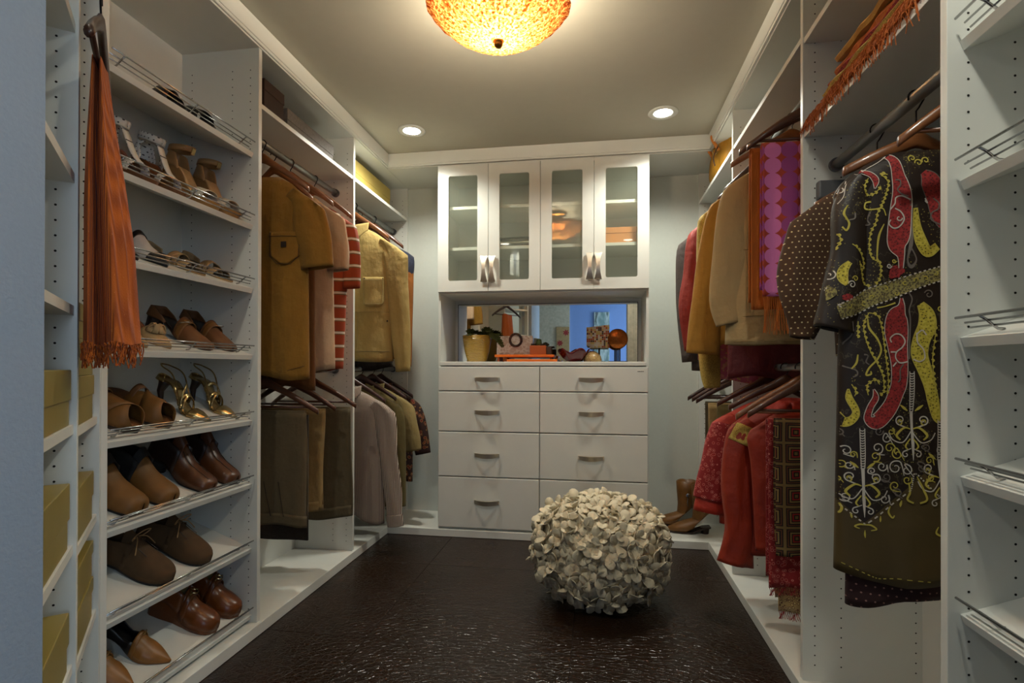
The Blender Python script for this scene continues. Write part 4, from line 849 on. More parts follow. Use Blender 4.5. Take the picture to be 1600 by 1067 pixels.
shirt('dark red and cream floral print shirt, last on the lower left rod', -1.44, 3.47, .94, 'floral', .62, SL4, 11); hanger('dark wooden hanger inside the floral shirt', -1.44, 3.47, RL, mat='wood3')

# ---- right, upper rod
def gr(*a, **k): return Garment(*a, **k)
RRU, RRL = 2.08, 1.078
J = [(.15, -.08, .075, .045), (.205, -.18, .08, .05), (.228, -.40, .078, .05), (.252, -.56, .07, .045), (.235, -.66, .058, .04)]
g = Garment('jacket', 'long beige gabardine jacket, in front of the gold shirt on the right', 'jacket', RXR, 2.30, RRU-.165, -1, 'jacketbeige', L=.745, sh=.24, bw=.235, hw=.255, neck=.09, th=.06, fold=.007, seed=12, slope=.10, hemw=.003, fk=10); g.body(); g.sleeve(-1, J, wr=.005); g.sleeve(1, J, wr=.005)
g.line([(-.25, .635), (.25, .635)], .004, .0012, mat='khaki2'); g.line([(-.25, .37), (.1, .37)], .004, .0012, mat='khaki2'); g.line([(-.23, .735), (.24, .735)], .004, .001, mat='khaki2')
hanger('large brown wooden hanger inside the beige jacket', RXR, 2.30, RRU, mat='wood2', stem=.065, w_=.225, drop=.09)
GS = [(.15, -.07, .055, .04), (.21, -.14, .065, .045), (.25, -.36, .066, .05), (.278, -.60, .072, .05), (.292, -.77, .074, .045)]
g = Garment('shirt', 'mustard gold shirt with wide flared sleeve, behind the beige jacket', 'shirt', RXR, 2.58, RRU-.17, -1, 'goldsuede', L=.72, sh=.235, bw=.23, hw=.235, seed=13, th=.045); g.body(); g.sleeve(-1, GS, wr=.004); g.sleeve(1, GS, wr=.004); hanger('wooden hanger inside the mustard gold shirt', RXR, 2.58, RRU, mat='wood3', w_=.19)
g = Garment('blouse', 'pink and gold patterned blouse behind the mustard gold shirt', 'blouse', RXR, 2.71, RRU-.17, -1, 'pinkgold', L=.90, sh=.235, bw=.24, hw=.2, seed=14, th=.04); g.body(); g.sleeve(-1, [(.17, -.07, .055, .035), (.235, -.14, .055, .04), (.25, -.5, .05, .04), (.235, -.8, .045, .035), (.225, -.93, .03, .03)], mat='goldspeck'); hanger('wooden hanger inside the pink and gold blouse', RXR, 2.71, RRU, mat='wood3', w_=.19)
g = Garment('blouse', 'red silk blouse with long sleeve in the far right corner', 'blouse', RXR, 3.03, RRU-.17, -1, 'red', L=.80, sh=.235, bw=.24, hw=.23, seed=15, th=.045); g.body(); g.sleeve(-1, [(.17, -.07, .055, .035), (.225, -.14, .06, .04), (.255, -.33, .054, .04), (.285, -.5, .045, .04), (.265, -.74, .04, .035)]); hanger('wooden hanger inside the red silk blouse', RXR, 3.03, RRU, mat='wood3', w_=.19)
g = Garment('shirt', 'dark grey-brown shirt behind the red silk blouse', 'shirt', RXR, 3.22, RRU-.17, -1, 'greycl', L=.84, sh=.235, bw=.24, hw=.23, seed=16, th=.04); g.body(); g.sleeve(-1, [(.17, -.07, .055, .035), (.25, -.14, .055, .04), (.27, -.4, .05, .04), (.24, -.8, .045, .035)]); hanger('wooden hanger inside the dark grey-brown shirt', RXR, 3.22, RRU, mat='wood3', w_=.19)
g = Garment('blouse', 'magenta striped garment hem below the gold shirt', 'blouse', RXR+.02, 2.50, RRU-.19, -1, 'burg', L=.86, sh=.2, bw=.21, hw=.22, seed=17, th=.03); g.body(); hanger('wooden hanger between the beige jacket and the gold shirt', RXR, 2.50, RRU, mat='wood3', w_=.18)
# scarves on the front hanger
def hang_scarf(label, x, y, z, u0, u1, Lf, mat, fr=0, frm=None, name='scarf', yaw=0, seed=0, Lb=None, th=.012):
    t = thing(name, label, 'scarf', (x, y, z), (0, 0, yaw)); Lb = Lb or Lf*.95; hw_ = (u1-u0)
    def f(a, b):
        u = lerp(u0, u1, a); s_ = b*2-1; d = abs(s_)
        if d < .04: return (u, th*s_/.04, .004*(1-(d/.04)**2))
        L_ = (Lf if s_ < 0 else Lb)*(d-.04)/.96; k = .008*math.sin(a*11+seed)*min(1, L_*4); return (u, math.copysign(th, s_)+k-(0.01*L_ if s_ < 0 else -.01*L_), -L_)
    MB().grid(f, 24, 60).build('cloth', mat, t, smooth=True, solid=.003)
    if fr:
        mb = MB(); n_ = int(hw_/.0045)
        for i in range(n_):
            a = (i+.5)/n_; p = f(a, 0); q = [(p[0]+.004*math.sin(i*7+k), p[1]+.003*math.cos(i*5+k*2), p[2]-fr*k/3*(1+.06*math.sin(i*3))) for k in range(4)]; mb.tube(q, .0012, 4)
        mb.build('fringe', frm or mat, t, kind='stuff')
    return t
hang_scarf('purple-pink scarf with round print and long fringe over a wooden hanger', RXR, 2.06, 1.882, -.185, .045, .55, 'circ', .13, 'orange')
hanger('dark wooden hanger carrying the purple-pink scarf', RXR, 2.06, RRU, mat='wood', stem=.06, w_=.225, drop=.12, bar=True)
hang_scarf('plain orange scarf edge showing left of the purple-pink scarf', RXR, 2.13, 1.892, -.205, -.05, .60, 'orange', 0); hanger('dark wooden hanger carrying the plain orange scarf', RXR, 2.13, RRU, mat='wood', stem=.055, w_=.235, drop=.115, bar=True)
# ---- right, lower rod
R1_ = [(.15, -.07, .06, .035), (.195, -.14, .065, .04), (.228, -.30, .068, .045), (.255, -.50, .078, .05)]
g = Garment('blouse', 'coral red blouse with white embroidered sleeve, farthest of the lower right', 'blouse', RXR, 2.56, RRL-.155, -1, 'coral', L=.56, sh=.225, bw=.225, hw=.22, seed=18); g.body(); g.sleeve(-1, R1_); g.sleeve(1, R1_); g.sleeve(-1, [(.180, -.10, .074, .052), (.208, -.22, .078, .056), (.238, -.36, .082, .060), (.250, -.44, .084, .062)], mat='redemb', name='embroidered_band')
hanger('brown wooden hanger inside the coral embroidered blouse', RXR, 2.60, RRL, mat='wood', stem=.05, drop=.11)
R2_ = [(.14, -.07, .055, .035), (.18, -.14, .060, .04), (.195, -.34, .056, .045), (.185, -.52, .055, .045), (.205, -.66, .072, .04)]
g = Garment('blouse', 'orange-red silk blouse with long sleeve and gold shoulder trim', 'blouse', RXR, 2.36, RRL-.155, -1, 'redor', L=.60, sh=.205, bw=.195, hw=.19, seed=19, fold=.013); g.body(); g.sleeve(-1, R2_, wr=.008); g.sleeve(1, R2_); g.collar('coral', tip=.11)
g.sleeve(-1, [(.15, -.09, .060, .044), (.18, -.16, .064, .048)], mat='goldspeck', name='shoulder_trim')
hanger('brown wooden hanger inside the orange-red silk blouse', RXR, 2.378, RRL, mat='wood', stem=.05, drop=.11)
g = Garment('blouse', 'red blouse front panel beside the square-print scarf', 'blouse', RXR+.02, 2.25, RRL-.175, -1, 'redor', L=.54, sh=.20, bw=.19, hw=.17, seed=20, fold=.014, th=.035); g.body()
hanger('brown wooden hanger in front of the red blouses', RXR, 2.215, RRL, mat='wood2', stem=.05, drop=.135, bar=True, w_=.225)
hang_scarf('long woven scarf with concentric red and olive squares', RXR, 2.13, .885, -.118, .15, .50, 'geo', .0, seed=3)
hang_scarf('black and red patterned scarf end below the square-print scarf', RXR, 2.165, .880, -.135, .13, .625, 'redemb', .03, 'redpaisley', seed=5)
hang_scarf('gold and red scarf end hanging lowest, near the deck', RXR, 2.19, .875, -.09, .11, .72, 'beads', .03, 'redpaisley', seed=7)
hanger('brown wooden hanger carrying the square-print scarf', RXR, 2.14, RRL, mat='wood', stem=.05, drop=.12, bar=True, w_=.20)
# right corner, lower rod
for k, (y, m_, w_) in enumerate(((3.30, 'olivegrey', .13), (3.16, 'sandt', .14), (3.03, 'olive', .12))):
    trousers(['olive-grey folded trousers in the far right corner', 'sand folded trousers second in the far right corner', 'olive folded trousers nearest in the far right corner'][k], RXR-.01, y, .868, w_, .46, m_, w_*.9, 3+k)
    hanger(['dark hanger farthest in the right corner', 'dark hanger in the middle of the right corner', 'dark hanger nearest in the right corner carrying olive trousers'][k], RXR, y-.012, RRL, mat='wood3', bar=True, w_=.235)

# ---- long hanging bay: dotted blouse and paisley dress
DB = [(.12, -.06, .06, .035), (.17, -.14, .08, .045), (.20, -.26, .075, .05), (.205, -.37, .055, .05), (.215, -.44, .03, .04)]
g = Garment('blouse', 'brown blouse with small cream dots and drooping sleeve', 'blouse', .79, 1.64, 1.60, -1, 'dots', L=.50, sh=.19, bw=.14, hw=.12, seed=21, th=.035, slope=.07, fold=.012); g.body(); g.sleeve(-1, DB, wr=.006)
hanger('brown wooden hanger inside the dotted blouse', .775, 1.64, 1.74, mat='wood', w_=.15, stem=.125, drop=.06)

# the paisley dress
DX, DY, DZ = .775, 1.455, 1.60
lowp = at(1353, 818, Y=DY-.05); 
g = Garment('dress', 'long dark paisley-print satin dress with wide sleeve and olive hem', 'dress', DX, DY, DZ, -1, 'dkbrown', L=1.03, sh=.185, bw=.178, hw=.182, neck=.075, th=.048, fold=.009, seed=22, slope=.085, hemw=.010, rows=[(0, .07, .024), (.012, .10, .03), (.045, .15, .036), (.085, .188, .040), (.2, .180, .046), (.38, .172, .046), (.48, .176, .050), (1.03, .186, .058)])
DM = dressmat(lowp.x-DX, lowp.z-DZ); g.mat = DM
g.body(nrow=44)
DS = [(.115, -.06, .05, .035), (.150, -.13, .045, .042), (.160, -.25, .042, .046), (.172, -.36, .050, .048), (.188, -.43, .046, .046)]
g.sleeve(-1, DS, mat=DM, wr=.005); g.sleeve(1, DS, mat=DM, wr=.005)
dl = Garment('x', 'x', 'x', DX, DY, DZ, -1, 'dotsdk', L=1.09, sh=.15, bw=.15, hw=.158, th=.040, fold=.012, seed=23, rows=[(0, .12, .03), (.8, .155, .034), (1.09, .160, .040)], hemw=.02)
u_ = dl.body(d0=.93, nrow=10, name='underskirt'); u_.parent = g.t; bpy.data.objects.remove(dl.t); u_.location = (0, 0, 0)
bpy.context.view_layer.update()
import bmesh
bv = []
for o in kids(g.t):
    if o.name.startswith(('body', 'sleeve')):
        bv.append(BVHTree.FromPolygons([v.co[:] for v in o.data.vertices], [p.vertices[:] for p in o.data.polygons]))
def cc(k, x, y): return (1270+x/5.336, {1: 220, 2: 400, 3: 580, 4: 760}[k]+y/5.336)
def onfab(px, py, off):
    p = at(px, py, Y=DY-.045); x, z = p.x-DX, p.z-DZ; best = None
    for b in bv:
        h = b.ray_cast(Vector((x, -.4, z)), Vector((0, 1, 0)))
        if h[0] and (best is None or h[0].y < best): best = h[0].y
    return None if best is None else (x, best-.0014-off, z)
RB = {k: MB() for k in ('wht_thread', 'yel_thread', 'gry_thread', 'redpaisley', 'yelpaisley', 'sash')}
def ribbon(mat, pts, off=.001, kk=6, dash=0):
    """pts: (px, py, width px) on the photograph's scale, draped on the fabric"""
    P = smooth_path(pts, kk); prev = None; mb = RB[mat]; n = 2 if max(p[2] for p in pts) < 4 else 4
    for i, (x, y, w_) in enumerate(P):
        a, b = P[max(i-1, 0)], P[min(i+1, len(P)-1)]; tx, ty = b[0]-a[0], b[1]-a[1]; l = math.hypot(tx, ty) or 1
        row = [onfab(x-ty/l*w_*(j/n-.5), y+tx/l*w_*(j/n-.5), off) for j in range(n+1)]
        if any(r is None for r in row): prev = None; continue
        if prev and not (dash and (i//dash) % 2):
            if max(abs(row[j][1]-prev[j][1]) for j in range(n+1)) < .02: mb.add(prev+row, [(j, j+1, n+2+j, n+1+j) for j in range(n)])
        prev = row
def R_(mat, k, pts, off=.001, **kw): ribbon(mat, [cc(k, p[0], p[1])+((p[2] if len(p) > 2 else 11)/5.336,) for p in pts], off, **kw)
def outl(mat, k, pts, wd=9, off=.0016, **kw):
    P = smooth_path(pts, 4)
    for sg in (-1, 1):
        Q = []
        for i, p in enumerate(P):
            a, b = P[max(i-1, 0)], P[min(i+1, len(P)-1)]; tx, ty = b[0]-a[0], b[1]-a[1]; l = math.hypot(tx, ty) or 1; Q.append((p[0]-sg*ty/l*p[2]/2, p[1]+sg*tx/l*p[2]/2, wd))
        R_(mat, k, Q, off, kk=2, **kw)
def spiral(mat, k, cx, cy, r, a0=0, turns=1.3, wd=11, sgn=1, tail=None, off=.0016):
    P = [(cx+r*(1-.78*t)*math.cos(math.radians(a0)+sgn*t*turns*2*PI), cy+r*(1-.78*t)*math.sin(math.radians(a0)+sgn*t*turns*2*PI), wd*(1-.3*t)) for t in [i/10 for i in range(11)]]
    if tail: P = [tuple(tail)+(wd*.6,)]+P
    R_(mat, k, P, off, kk=3)
def chain(k, pts, mat='yel_thread', step=34, r=11):
    R_(mat, k, [(p[0], p[1], 7) for p in pts], .0014, kk=4)
    P = smooth_path(pts, 8); acc = 0
    for a, b in zip(P, P[1:]):
        acc += math.hypot(b[0]-a[0], b[1]-a[1])
        if acc > step: acc = 0; R_(mat, k, [(b[0]-r, b[1]-r*.6, 6), (b[0], b[1]-r, 13), (b[0]+r, b[1], 13), (b[0], b[1]+r, 8)], .0018, kk=2)
# large red motifs
COLL = [(640, 60, 40), (700, 150, 80), (725, 280, 105), (748, 430, 150), (735, 600, 178), (720, 760, 185), (705, 870, 150), (735, 960, 60), (738, 1060, 36)]
R_('redpaisley', 1, COLL); outl('wht_thread', 1, COLL, 7)
C2 = [(650, 75, 40), (560, 130, 60), (470, 180, 60), (425, 225, 60), (500, 265, 55), (540, 320, 55), (530, 390, 8)]; R_('redpaisley', 1, C2); outl('wht_thread', 1, C2, 6)
C3 = [(310, 270, 60), (250, 350, 110), (225, 440, 110), (205, 520, 30)]; R_('redpaisley', 1, C3); outl('wht_thread', 1, C3, 6)
C4 = [(740, 350, 22), (735, 420, 60), (700, 500, 165), (695, 620, 195), (705, 760, 165), (715, 900, 140), (712, 1060, 130), (690, 1140, 125), (650, 1240, 125), (585, 1330, 130), (520, 1385, 120), (465, 1350, 60), (485, 1260, 48), (525, 1180, 48), (510, 1110, 10)]
R_('redpaisley', 2, C4); outl('wht_thread', 2, C4, 6)
C5 = [(930, 255, 60), (985, 330, 170), (1020, 470, 160), (1055, 620, 140), (1080, 720, 60)]; R_('redpaisley', 1, C5); outl('gry_thread', 1, C5, 7)
R_('redpaisley', 2, [(650, 180, 20), (700, 130, 110), (770, 120, 20)]); R_('redpaisley', 2, [(240, 345, 30), (285, 345, 60), (330, 345, 30)])
# large yellow motifs
for k, P in ((1, [(165, 440, 20), (140, 620, 55), (120, 800, 70), (100, 960, 50), (85, 1040, 10)]), (2, [(310, 50, 30), (260, 110, 70), (250, 180, 75), (280, 240, 30)]), (1, [(855, 560, 30), (865, 700, 60), (890, 830, 90), (950, 930, 80), (1030, 880, 60)]),
             (2, [(890, 400, 60), (935, 480, 120), (940, 580, 140), (895, 700, 130), (880, 820, 130), (915, 940, 110), (955, 1080, 90), (985, 1220, 85), (1010, 1340, 60), (1030, 1390, 10)]),
             (2, [(232, 620, 10), (210, 800, 16), (198, 1000, 30), (205, 1150, 50), (225, 1280, 70), (285, 1385, 80), (350, 1370, 60), (380, 1300, 50), (335, 1190, 45), (328, 1110, 8)])):
    R_('yelpaisley', k, P); outl('yel_thread', k, P, 7)
# scrolls on the red
R_('wht_thread', 1, [(650, 570), (690, 520), (700, 470), (750, 455), (815, 490)], .002); R_('wht_thread', 1, [(690, 560), (740, 590), (765, 650), (730, 710), (680, 725), (640, 690), (655, 655)], .002); spiral('wht_thread', 1, 725, 640, 28, 0, .8)
R_('wht_thread', 2, [(655, 720), (645, 685), (690, 650), (740, 660), (768, 710), (745, 760), (695, 800), (685, 850), (720, 890), (785, 880)], .002); R_('wht_thread', 2, [(645, 800), (690, 800)], .002); R_('wht_thread', 2, [(660, 920), (690, 885)], .002); R_('gry_thread', 2, [(750, 900), (720, 950), (720, 1030), (700, 1050)], .002)
R_('gry_thread', 1, [(700, 320), (735, 320), (740, 360), (715, 400), (750, 440), (800, 460)], .002); R_('wht_thread', 1, [(930, 480), (950, 520), (930, 500)], .002); R_('gry_thread', 1, [(1000, 480), (1045, 520), (1040, 570), (990, 600), (985, 660), (1060, 700)], .002)
R_('wht_thread', 2, [(860, 650), (900, 620), (930, 660)], .002); R_('wht_thread', 2, [(860, 640), (865, 720), (910, 780), (920, 850), (880, 880), (830, 860)], .002)
spiral('wht_thread', 1, 262, 390, 45, 180, .9)
# chains
chain(1, [(640, 270), (580, 260), (640, 330), (620, 430), (585, 520), (545, 600), (530, 680), (490, 760), (480, 880), (500, 970), (560, 1010)]); chain(1, [(480, 300), (445, 370), (465, 440), (530, 430), (580, 370)])
R_('yel_thread', 1, [(500, 500, 16), (455, 510, 12), (450, 560, 14), (520, 565, 12), (590, 560, 10), (615, 620, 8)]); R_('gry_thread', 1, [(490, 590), (465, 650), (485, 690), (445, 700)])
R_('yel_thread', 1, [(600, 690, 8), (560, 780, 18), (545, 880, 14), (540, 1000, 10)]); R_('yel_thread', 1, [(300, 530, 10), (270, 600, 18), (310, 680, 16), (290, 740, 16), (255, 710, 12)]); R_('gry_thread', 1, [(355, 600), (350, 645), (310, 655)])
chain(1, [(215, 750), (245, 820), (205, 900)]); chain(1, [(330, 860), (390, 920), (430, 1020), (420, 1067)]); chain(2, [(390, 40), (410, 130), (430, 220), (480, 250)]); chain(2, [(545, 20), (570, 100), (560, 190), (530, 230)])
R_('gry_thread', 1, [(815, 480, 14), (825, 700, 14), (815, 860, 30), (790, 990, 12), (820, 1050, 30), (860, 990, 12), (820, 900, 12)]); R_('gry_thread', 2, [(800, 300), (825, 360), (800, 450), (810, 560), (800, 860)])
chain(2, [(480, 470), (440, 560), (450, 680), (490, 800), (540, 900), (580, 1000), (590, 1120), (560, 1160)]); chain(2, [(480, 470), (545, 500), (575, 600), (590, 700), (610, 900), (625, 1060), (615, 1150)], step=40)
R_('yel_thread', 2, [(470, 520, 8), (480, 600, 16), (540, 690, 16), (570, 780, 14), (540, 860, 14), (480, 930, 14), (455, 990, 14), (490, 985, 14), (490, 960, 8)]); R_('gry_thread', 2, [(440, 820, 14), (470, 830, 8), (455, 880, 10), (480, 905, 8)])
R_('gry_thread', 2, [(350, 540), (360, 640), (300, 720), (270, 780), (280, 900), (380, 950), (390, 990), (360, 1010)]); R_('yel_thread', 2, [(395, 820, 10), (385, 890, 16), (350, 940, 10)])
chain(2, [(400, 540), (395, 680)]); chain(2, [(250, 640), (235, 800), (222, 960), (225, 1100), (250, 1250)], step=44); chain(2, [(1010, 540), (1000, 680), (985, 820), (985, 960), (1000, 1120)], step=44)
chain(3, [(470, 200), (460, 120), (520, 70), (555, 110)]); chain(3, [(350, 110), (380, 170), (370, 210)]); R_('yel_thread', 2, [(540, 430, 14), (600, 420, 8), (690, 390, 14)])
# sash
R_('sash', 2, [(215, 470, 110), (350, 420, 130), (480, 345, 140), (640, 290, 135), (800, 230, 120), (950, 180, 110), (1085, 140, 110)], .0022); outl('wht_thread', 2, [(215, 470, 120), (350, 420, 140), (480, 345, 150), (640, 290, 145), (800, 230, 130), (950, 180, 120), (1085, 140, 115)], 10, .003, dash=1)
for x, y in ((300, 420), (440, 390), (500, 340), (610, 270), (700, 310), (770, 220), (860, 200), (930, 190), (1010, 150)): spiral('yel_thread', 2, x, y, 22, x, .8, 9, off=.0034)
R_('sash', 2, [(60, 300, 40), (130, 300, 130), (205, 300, 40)], .0022)
# white vines
def vine(x, ys):
    R_('wht_thread', 3, [(x-18, ys, 7), (x-14, ys+200, 7), (x-10, ys+330, 7)], .002); R_('wht_thread', 3, [(x+18, ys, 7), (x+20, ys+200, 7), (x+14, ys+330, 7)], .002)
    for k in range(16): R_('wht_thread', 3, [(x-16, ys+15+k*21, 7), (x, ys+22+k*21, 9), (x+16, ys+15+k*21, 7)], .002, kk=2)
    R_('wht_thread', 3, [(x, ys+330, 26), (x+4, ys+480, 20), (x+8, ys+620, 22), (x+10, ys+740, 4)], .002)
    for sg in (-1, 1):
        spiral('wht_thread', 3, x+sg*90, ys+405, 44, 90, 1.2, 11, -sg, tail=(x+sg*10, ys+480)); spiral('yel_thread', 3, x+sg*100, ys+420, 28, 90, .9, 12, sg)
        R_('yel_thread', 3, [(x+sg*10, ys+480, 8), (x+sg*60, ys+470, 16), (x+sg*120, ys+530, 20), (x+sg*90, ys+570, 12)], .0022); R_('wht_thread', 3, [(x+sg*5, ys+500, 8), (x+sg*70, ys+590, 9), (x+sg*150, ys+570, 9), (x+sg*185, ys+510, 9)], .002)
        R_('yel_thread', 3, [(x+sg*12, ys+560, 8), (x+sg*50, ys+620, 14), (x+sg*30, ys+650, 8)], .0022); spiral('wht_thread', 3, x+sg*50, ys+690, 30, -90, 1.0, 10, sg, tail=(x+sg*6, ys+640)); R_('yel_thread', 3, [(x+sg*90, ys+280, 6), (x+sg*60, ys+305, 22), (x+sg*30, ys+330, 6)], .002)
vine(815, 0); vine(425, 480); vine(1040, 400)
for x, y, r, m_ in ((200, 700, 55, 'gry_thread'), (240, 590, 45, 'wht_thread'), (310, 670, 48, 'wht_thread'), (215, 790, 40, 'yel_thread'), (280, 780, 40, 'yel_thread'), (330, 790, 36, 'wht_thread'), (360, 700, 26, 'yel_thread'), (200, 520, 40, 'yel_thread'), (270, 520, 30, 'gry_thread'), (540, 640, 52, 'wht_thread'), (640, 640, 48, 'yel_thread'), (620, 560, 42, 'wht_thread'), (520, 710, 45, 'yel_thread'), (700, 690, 48, 'yel_thread'), (570, 790, 44, 'wht_thread'), (680, 800, 60, 'wht_thread'), (770, 820, 48, 'wht_thread'), (770, 900, 40, 'yel_thread'), (600, 880, 44, 'gry_thread'), (490, 830, 30, 'wht_thread'), (890, 800, 48, 'gry_thread'), (960, 740, 36, 'yel_thread'), (960, 880, 34, 'yel_thread'), (1060, 660, 40, 'wht_thread'), (670, 950, 44, 'yel_thread'), (200, 920, 34, 'wht_thread'), (260, 910, 30, 'yel_thread'), (930, 640, 36, 'gry_thread'), (550, 500, 36, 'gry_thread'), (650, 500, 30, 'yel_thread'), (230, 1000, 36, 'gry_thread'), (590, 1060, 44, 'wht_thread'), (300, 1060, 44, 'wht_thread'), (690, 1010, 40, 'gry_thread')): spiral(m_, 3, x, y, r, x*3+y, 1.25, 10, 1 if (x//10) % 2 else -1, tail=(x+r*1.1, y+r*1.1))
for x, y, r, m_ in ((160, 150, 45, 'wht_thread'), (110, 250, 34, 'wht_thread'), (150, 60, 34, 'yel_thread'), (320, 240, 34, 'wht_thread'), (350, 190, 26, 'yel_thread'), (960, 320, 38, 'gry_thread'), (230, 410, 20, 'wht_thread'), (100, 330, 22, 'yel_thread'), (640, 80, 22, 'wht_thread'), (680, 40, 18, 'yel_thread'), (1050, 440, 24, 'yel_thread'), (930, 500, 34, 'dk')): 
    if m_ != 'dk': spiral(m_, 2, x, y, r, x+y, 1.2, 10)
for x, y in ((220, 80), (900, 170), (850, 130), (960, 150)): spiral('yel_thread', 1, x, y if x > 800 else 480, 34, y, 1.1, 12)
# zigzag hem border and hem motifs
ZZ = [(3, 170, 1050), (4, 190, 112), (4, 440, 318), (4, 800, 20), (4, 825, -110), (4, 850, -110), (4, 1000, 50), (4, 1085, 130)]
pz = [cc(k, x, y)+(2.2,) for k, x, y in ZZ[1:]]
for a, b in zip(pz, pz[1:]): ribbon('wht_thread', [tuple(lerp(a[i], b[i], t/8) for i in range(3)) for t in range(9)], .002, kk=2, dash=1)
for P in ([(780, -40, 10), (790, 40, 18), (770, 100, 16), (820, 130, 14)], [(850, -90, 8), (900, 20, 18), (925, 100, 16), (870, 130, 14)], [(250, 140, 8), (280, 190, 16), (265, 240, 14), (225, 235, 10)], [(635, 160, 8), (620, 210, 16), (650, 255, 12), (668, 235, 8)], [(440, 320, 10), (400, 320, 14), (365, 340, 12), (400, 355, 8)], [(440, 320, 10), (480, 320, 14), (520, 350, 12), (480, 365, 8)], [(725, 110, 6), (718, 140, 20), (715, 165, 4)], [(335, 230, 5), (342, 255, 16), (345, 275, 4)], [(555, 240, 4), (552, 270, 16), (550, 290, 4)], [(437, 365, 4), (437, 400, 14), (440, 430, 4)], [(1010, 320, 8), (990, 370, 16), (1040, 400, 12)]): R_('yel_thread', 4, P, .002)
ribbon('yel_thread', [cc(4, x, y)+(1.2,) for x, y in ((215, 640), (350, 690), (480, 745), (560, 765), (700, 745), (930, 765))], .001, dash=1)
NM = {'wht_thread': 'white_print', 'yel_thread': 'yellow_print', 'gry_thread': 'grey_print', 'redpaisley': 'red_paisley_print', 'yelpaisley': 'yellow_paisley_print', 'sash': 'speckled_sash'}
for k, mb in RB.items():
    if mb.v: o = mb.build(NM[k], k, g.t, kind='stuff'); o['label'] = NM[k].replace('_', ' ')+' on the satin'
hanger('brown wooden hanger inside the paisley dress', .775, DY, 1.74, mat='wood2', w_=.150, stem=.100, drop=.05)
hanger('brown wooden hanger with dark trouser bar, nearest on the long hanging rod', .860, 1.30, 1.74, mat='wood2', w_=.185, stem=.03, drop=.11, bar=True)

# orange scarf at the entrance
sp_ = bank(.372, -.045, 0); zr_ = 1.885
SY = math.atan2(AD.y, AD.x)+.02
t = thing('valet_hook', 'small chrome valet peg on the angled unit upright carrying the orange scarf hanger', 'hook', (bank(.3935, 0, 0).x, bank(.3935, 0, 0).y, zr_), (0, 0, SY))
MB().tube([(0, 0, 0), (0, .040, 0), (0, .044, .008)], .004, 10).build('peg', 'chrome', t); MB().lathe([(0, 0), (.013, 0), (.013, .004), (0, .004)], 16).xf(Matrix.Rotation(PI/2, 4, 'X')).build('flange', 'chrome', t)
hp = bank(.3935, -.036, 0)
hanger('dark wooden hanger seen edge-on with the orange scarf', hp.x, hp.y, zr_-.011, SY, mat='wood3', w_=.215, drop=.117, bar=True, stem=.055, curve=0)
t = thing('scarf', 'burnt orange ribbed knit scarf with fringe hanging at the shoe tower', 'scarf', (hp.x, hp.y, zr_-.172), (0, 0, SY))
for nm, sg in (('front_fall', 1), ('back_fall', -1)):
    def f(a, b, sg=sg):
        d = b*.585; wv = .070+.034*b; th = 2*PI*a; c_, s_ = math.cos(th), math.sin(th); pl = (.010*math.sin(c_*9+sg*2)+.005*math.sin(c_*19+b*2))*min(1, b*2.5)
        if sg > 0: m_, h_ = .006+.012*min(1, b*1.6)+.016*b**2, .007+.016*min(1, b*1.5)+.010*b
        else: m_, h_ = -.007-.004*min(1, b*3), .006+.006*min(1, b*2)
        return (c_*wv+.010*b*math.sin(b*5)+.01, m_+s_*h_*(1-.3*c_*c_)+pl*(.6 if sg > 0 else .3)*abs(s_), -d-.008*math.sin(c_*3))
    MB().grid(f, 64, 30).build(nm, 'scarf', t, smooth=True)
    mb = MB()
    for i in range(110):
        p = f((i+.5)/110, 1); mb.tube([(p[0]+.004*math.sin(i*3.1+k*2), p[1]+.004*math.cos(i*2.3+k), p[2]-.036*k/3*(1+.4*math.sin(i*1.7))) for k in range(4)], .0013, 4)
    mb.build('fringe', 'scarf', t, kind='stuff')

# ---------------------------------------------------------------- felt flower pouf
PX_, PY_ = .022, 2.585
t = thing('pouf', 'round ivory pouf covered in felt petals on the dark floor', 'pouf', (PX_, PY_, 0))
def pr(z):   # radius by height
    q = abs(z-.228)/.215; return .292*(max(0, 1-q**2.7))**(1/2.3)
MB().lathe([(max(.001, pr(.013+.43*i/24)), .013+.43*i/24) for i in range(25)], 48).build('cushion', 'felt', t, smooth=True)
def petal_mesh(var):
    mb = MB(); n = 9; L_, Wd = .051+.006*(var-1), .042+.004*(var % 2)
    rim = []
    for k in range(n):
        a = -2.5+5.0*k/(n-1); x = L_*(.55+.45*math.cos(a)) ; y = Wd*.5*math.sin(a)*(1 if abs(a) < 1.8 else .8); rim.append((x, y, .006*(x/L_)**2*(var-1)+.0045*(2*y/Wd)**2*(.4+.4*var)))
    rim.append((0, 0, 0)); c = (L_*.55, 0, -.002); m_ = len(rim); d = .0022
    vs = [c]+rim+[(c[0], c[1], c[2]-d)]+[(p[0], p[1], p[2]-d) for p in rim]; fs = []
    for k in range(m_):
        k2 = (k+1) % m_; fs += [(0, 1+k, 1+k2), (m_+1, m_+2+k2, m_+2+k), (1+k, m_+2+k, m_+2+k2, 1+k2)]
    return vs, fs
PM = []
for v_ in range(4):
    vs, fs = petal_mesh(v_); me = bpy.data.meshes.new('petal'); me.from_pydata(vs, [], fs); me.materials.append(M['felt']); me.polygons.foreach_set('use_smooth', [True]*len(fs)); PM.append((me, vs, fs))
pet = []; rr = random.Random(3); NC = 265
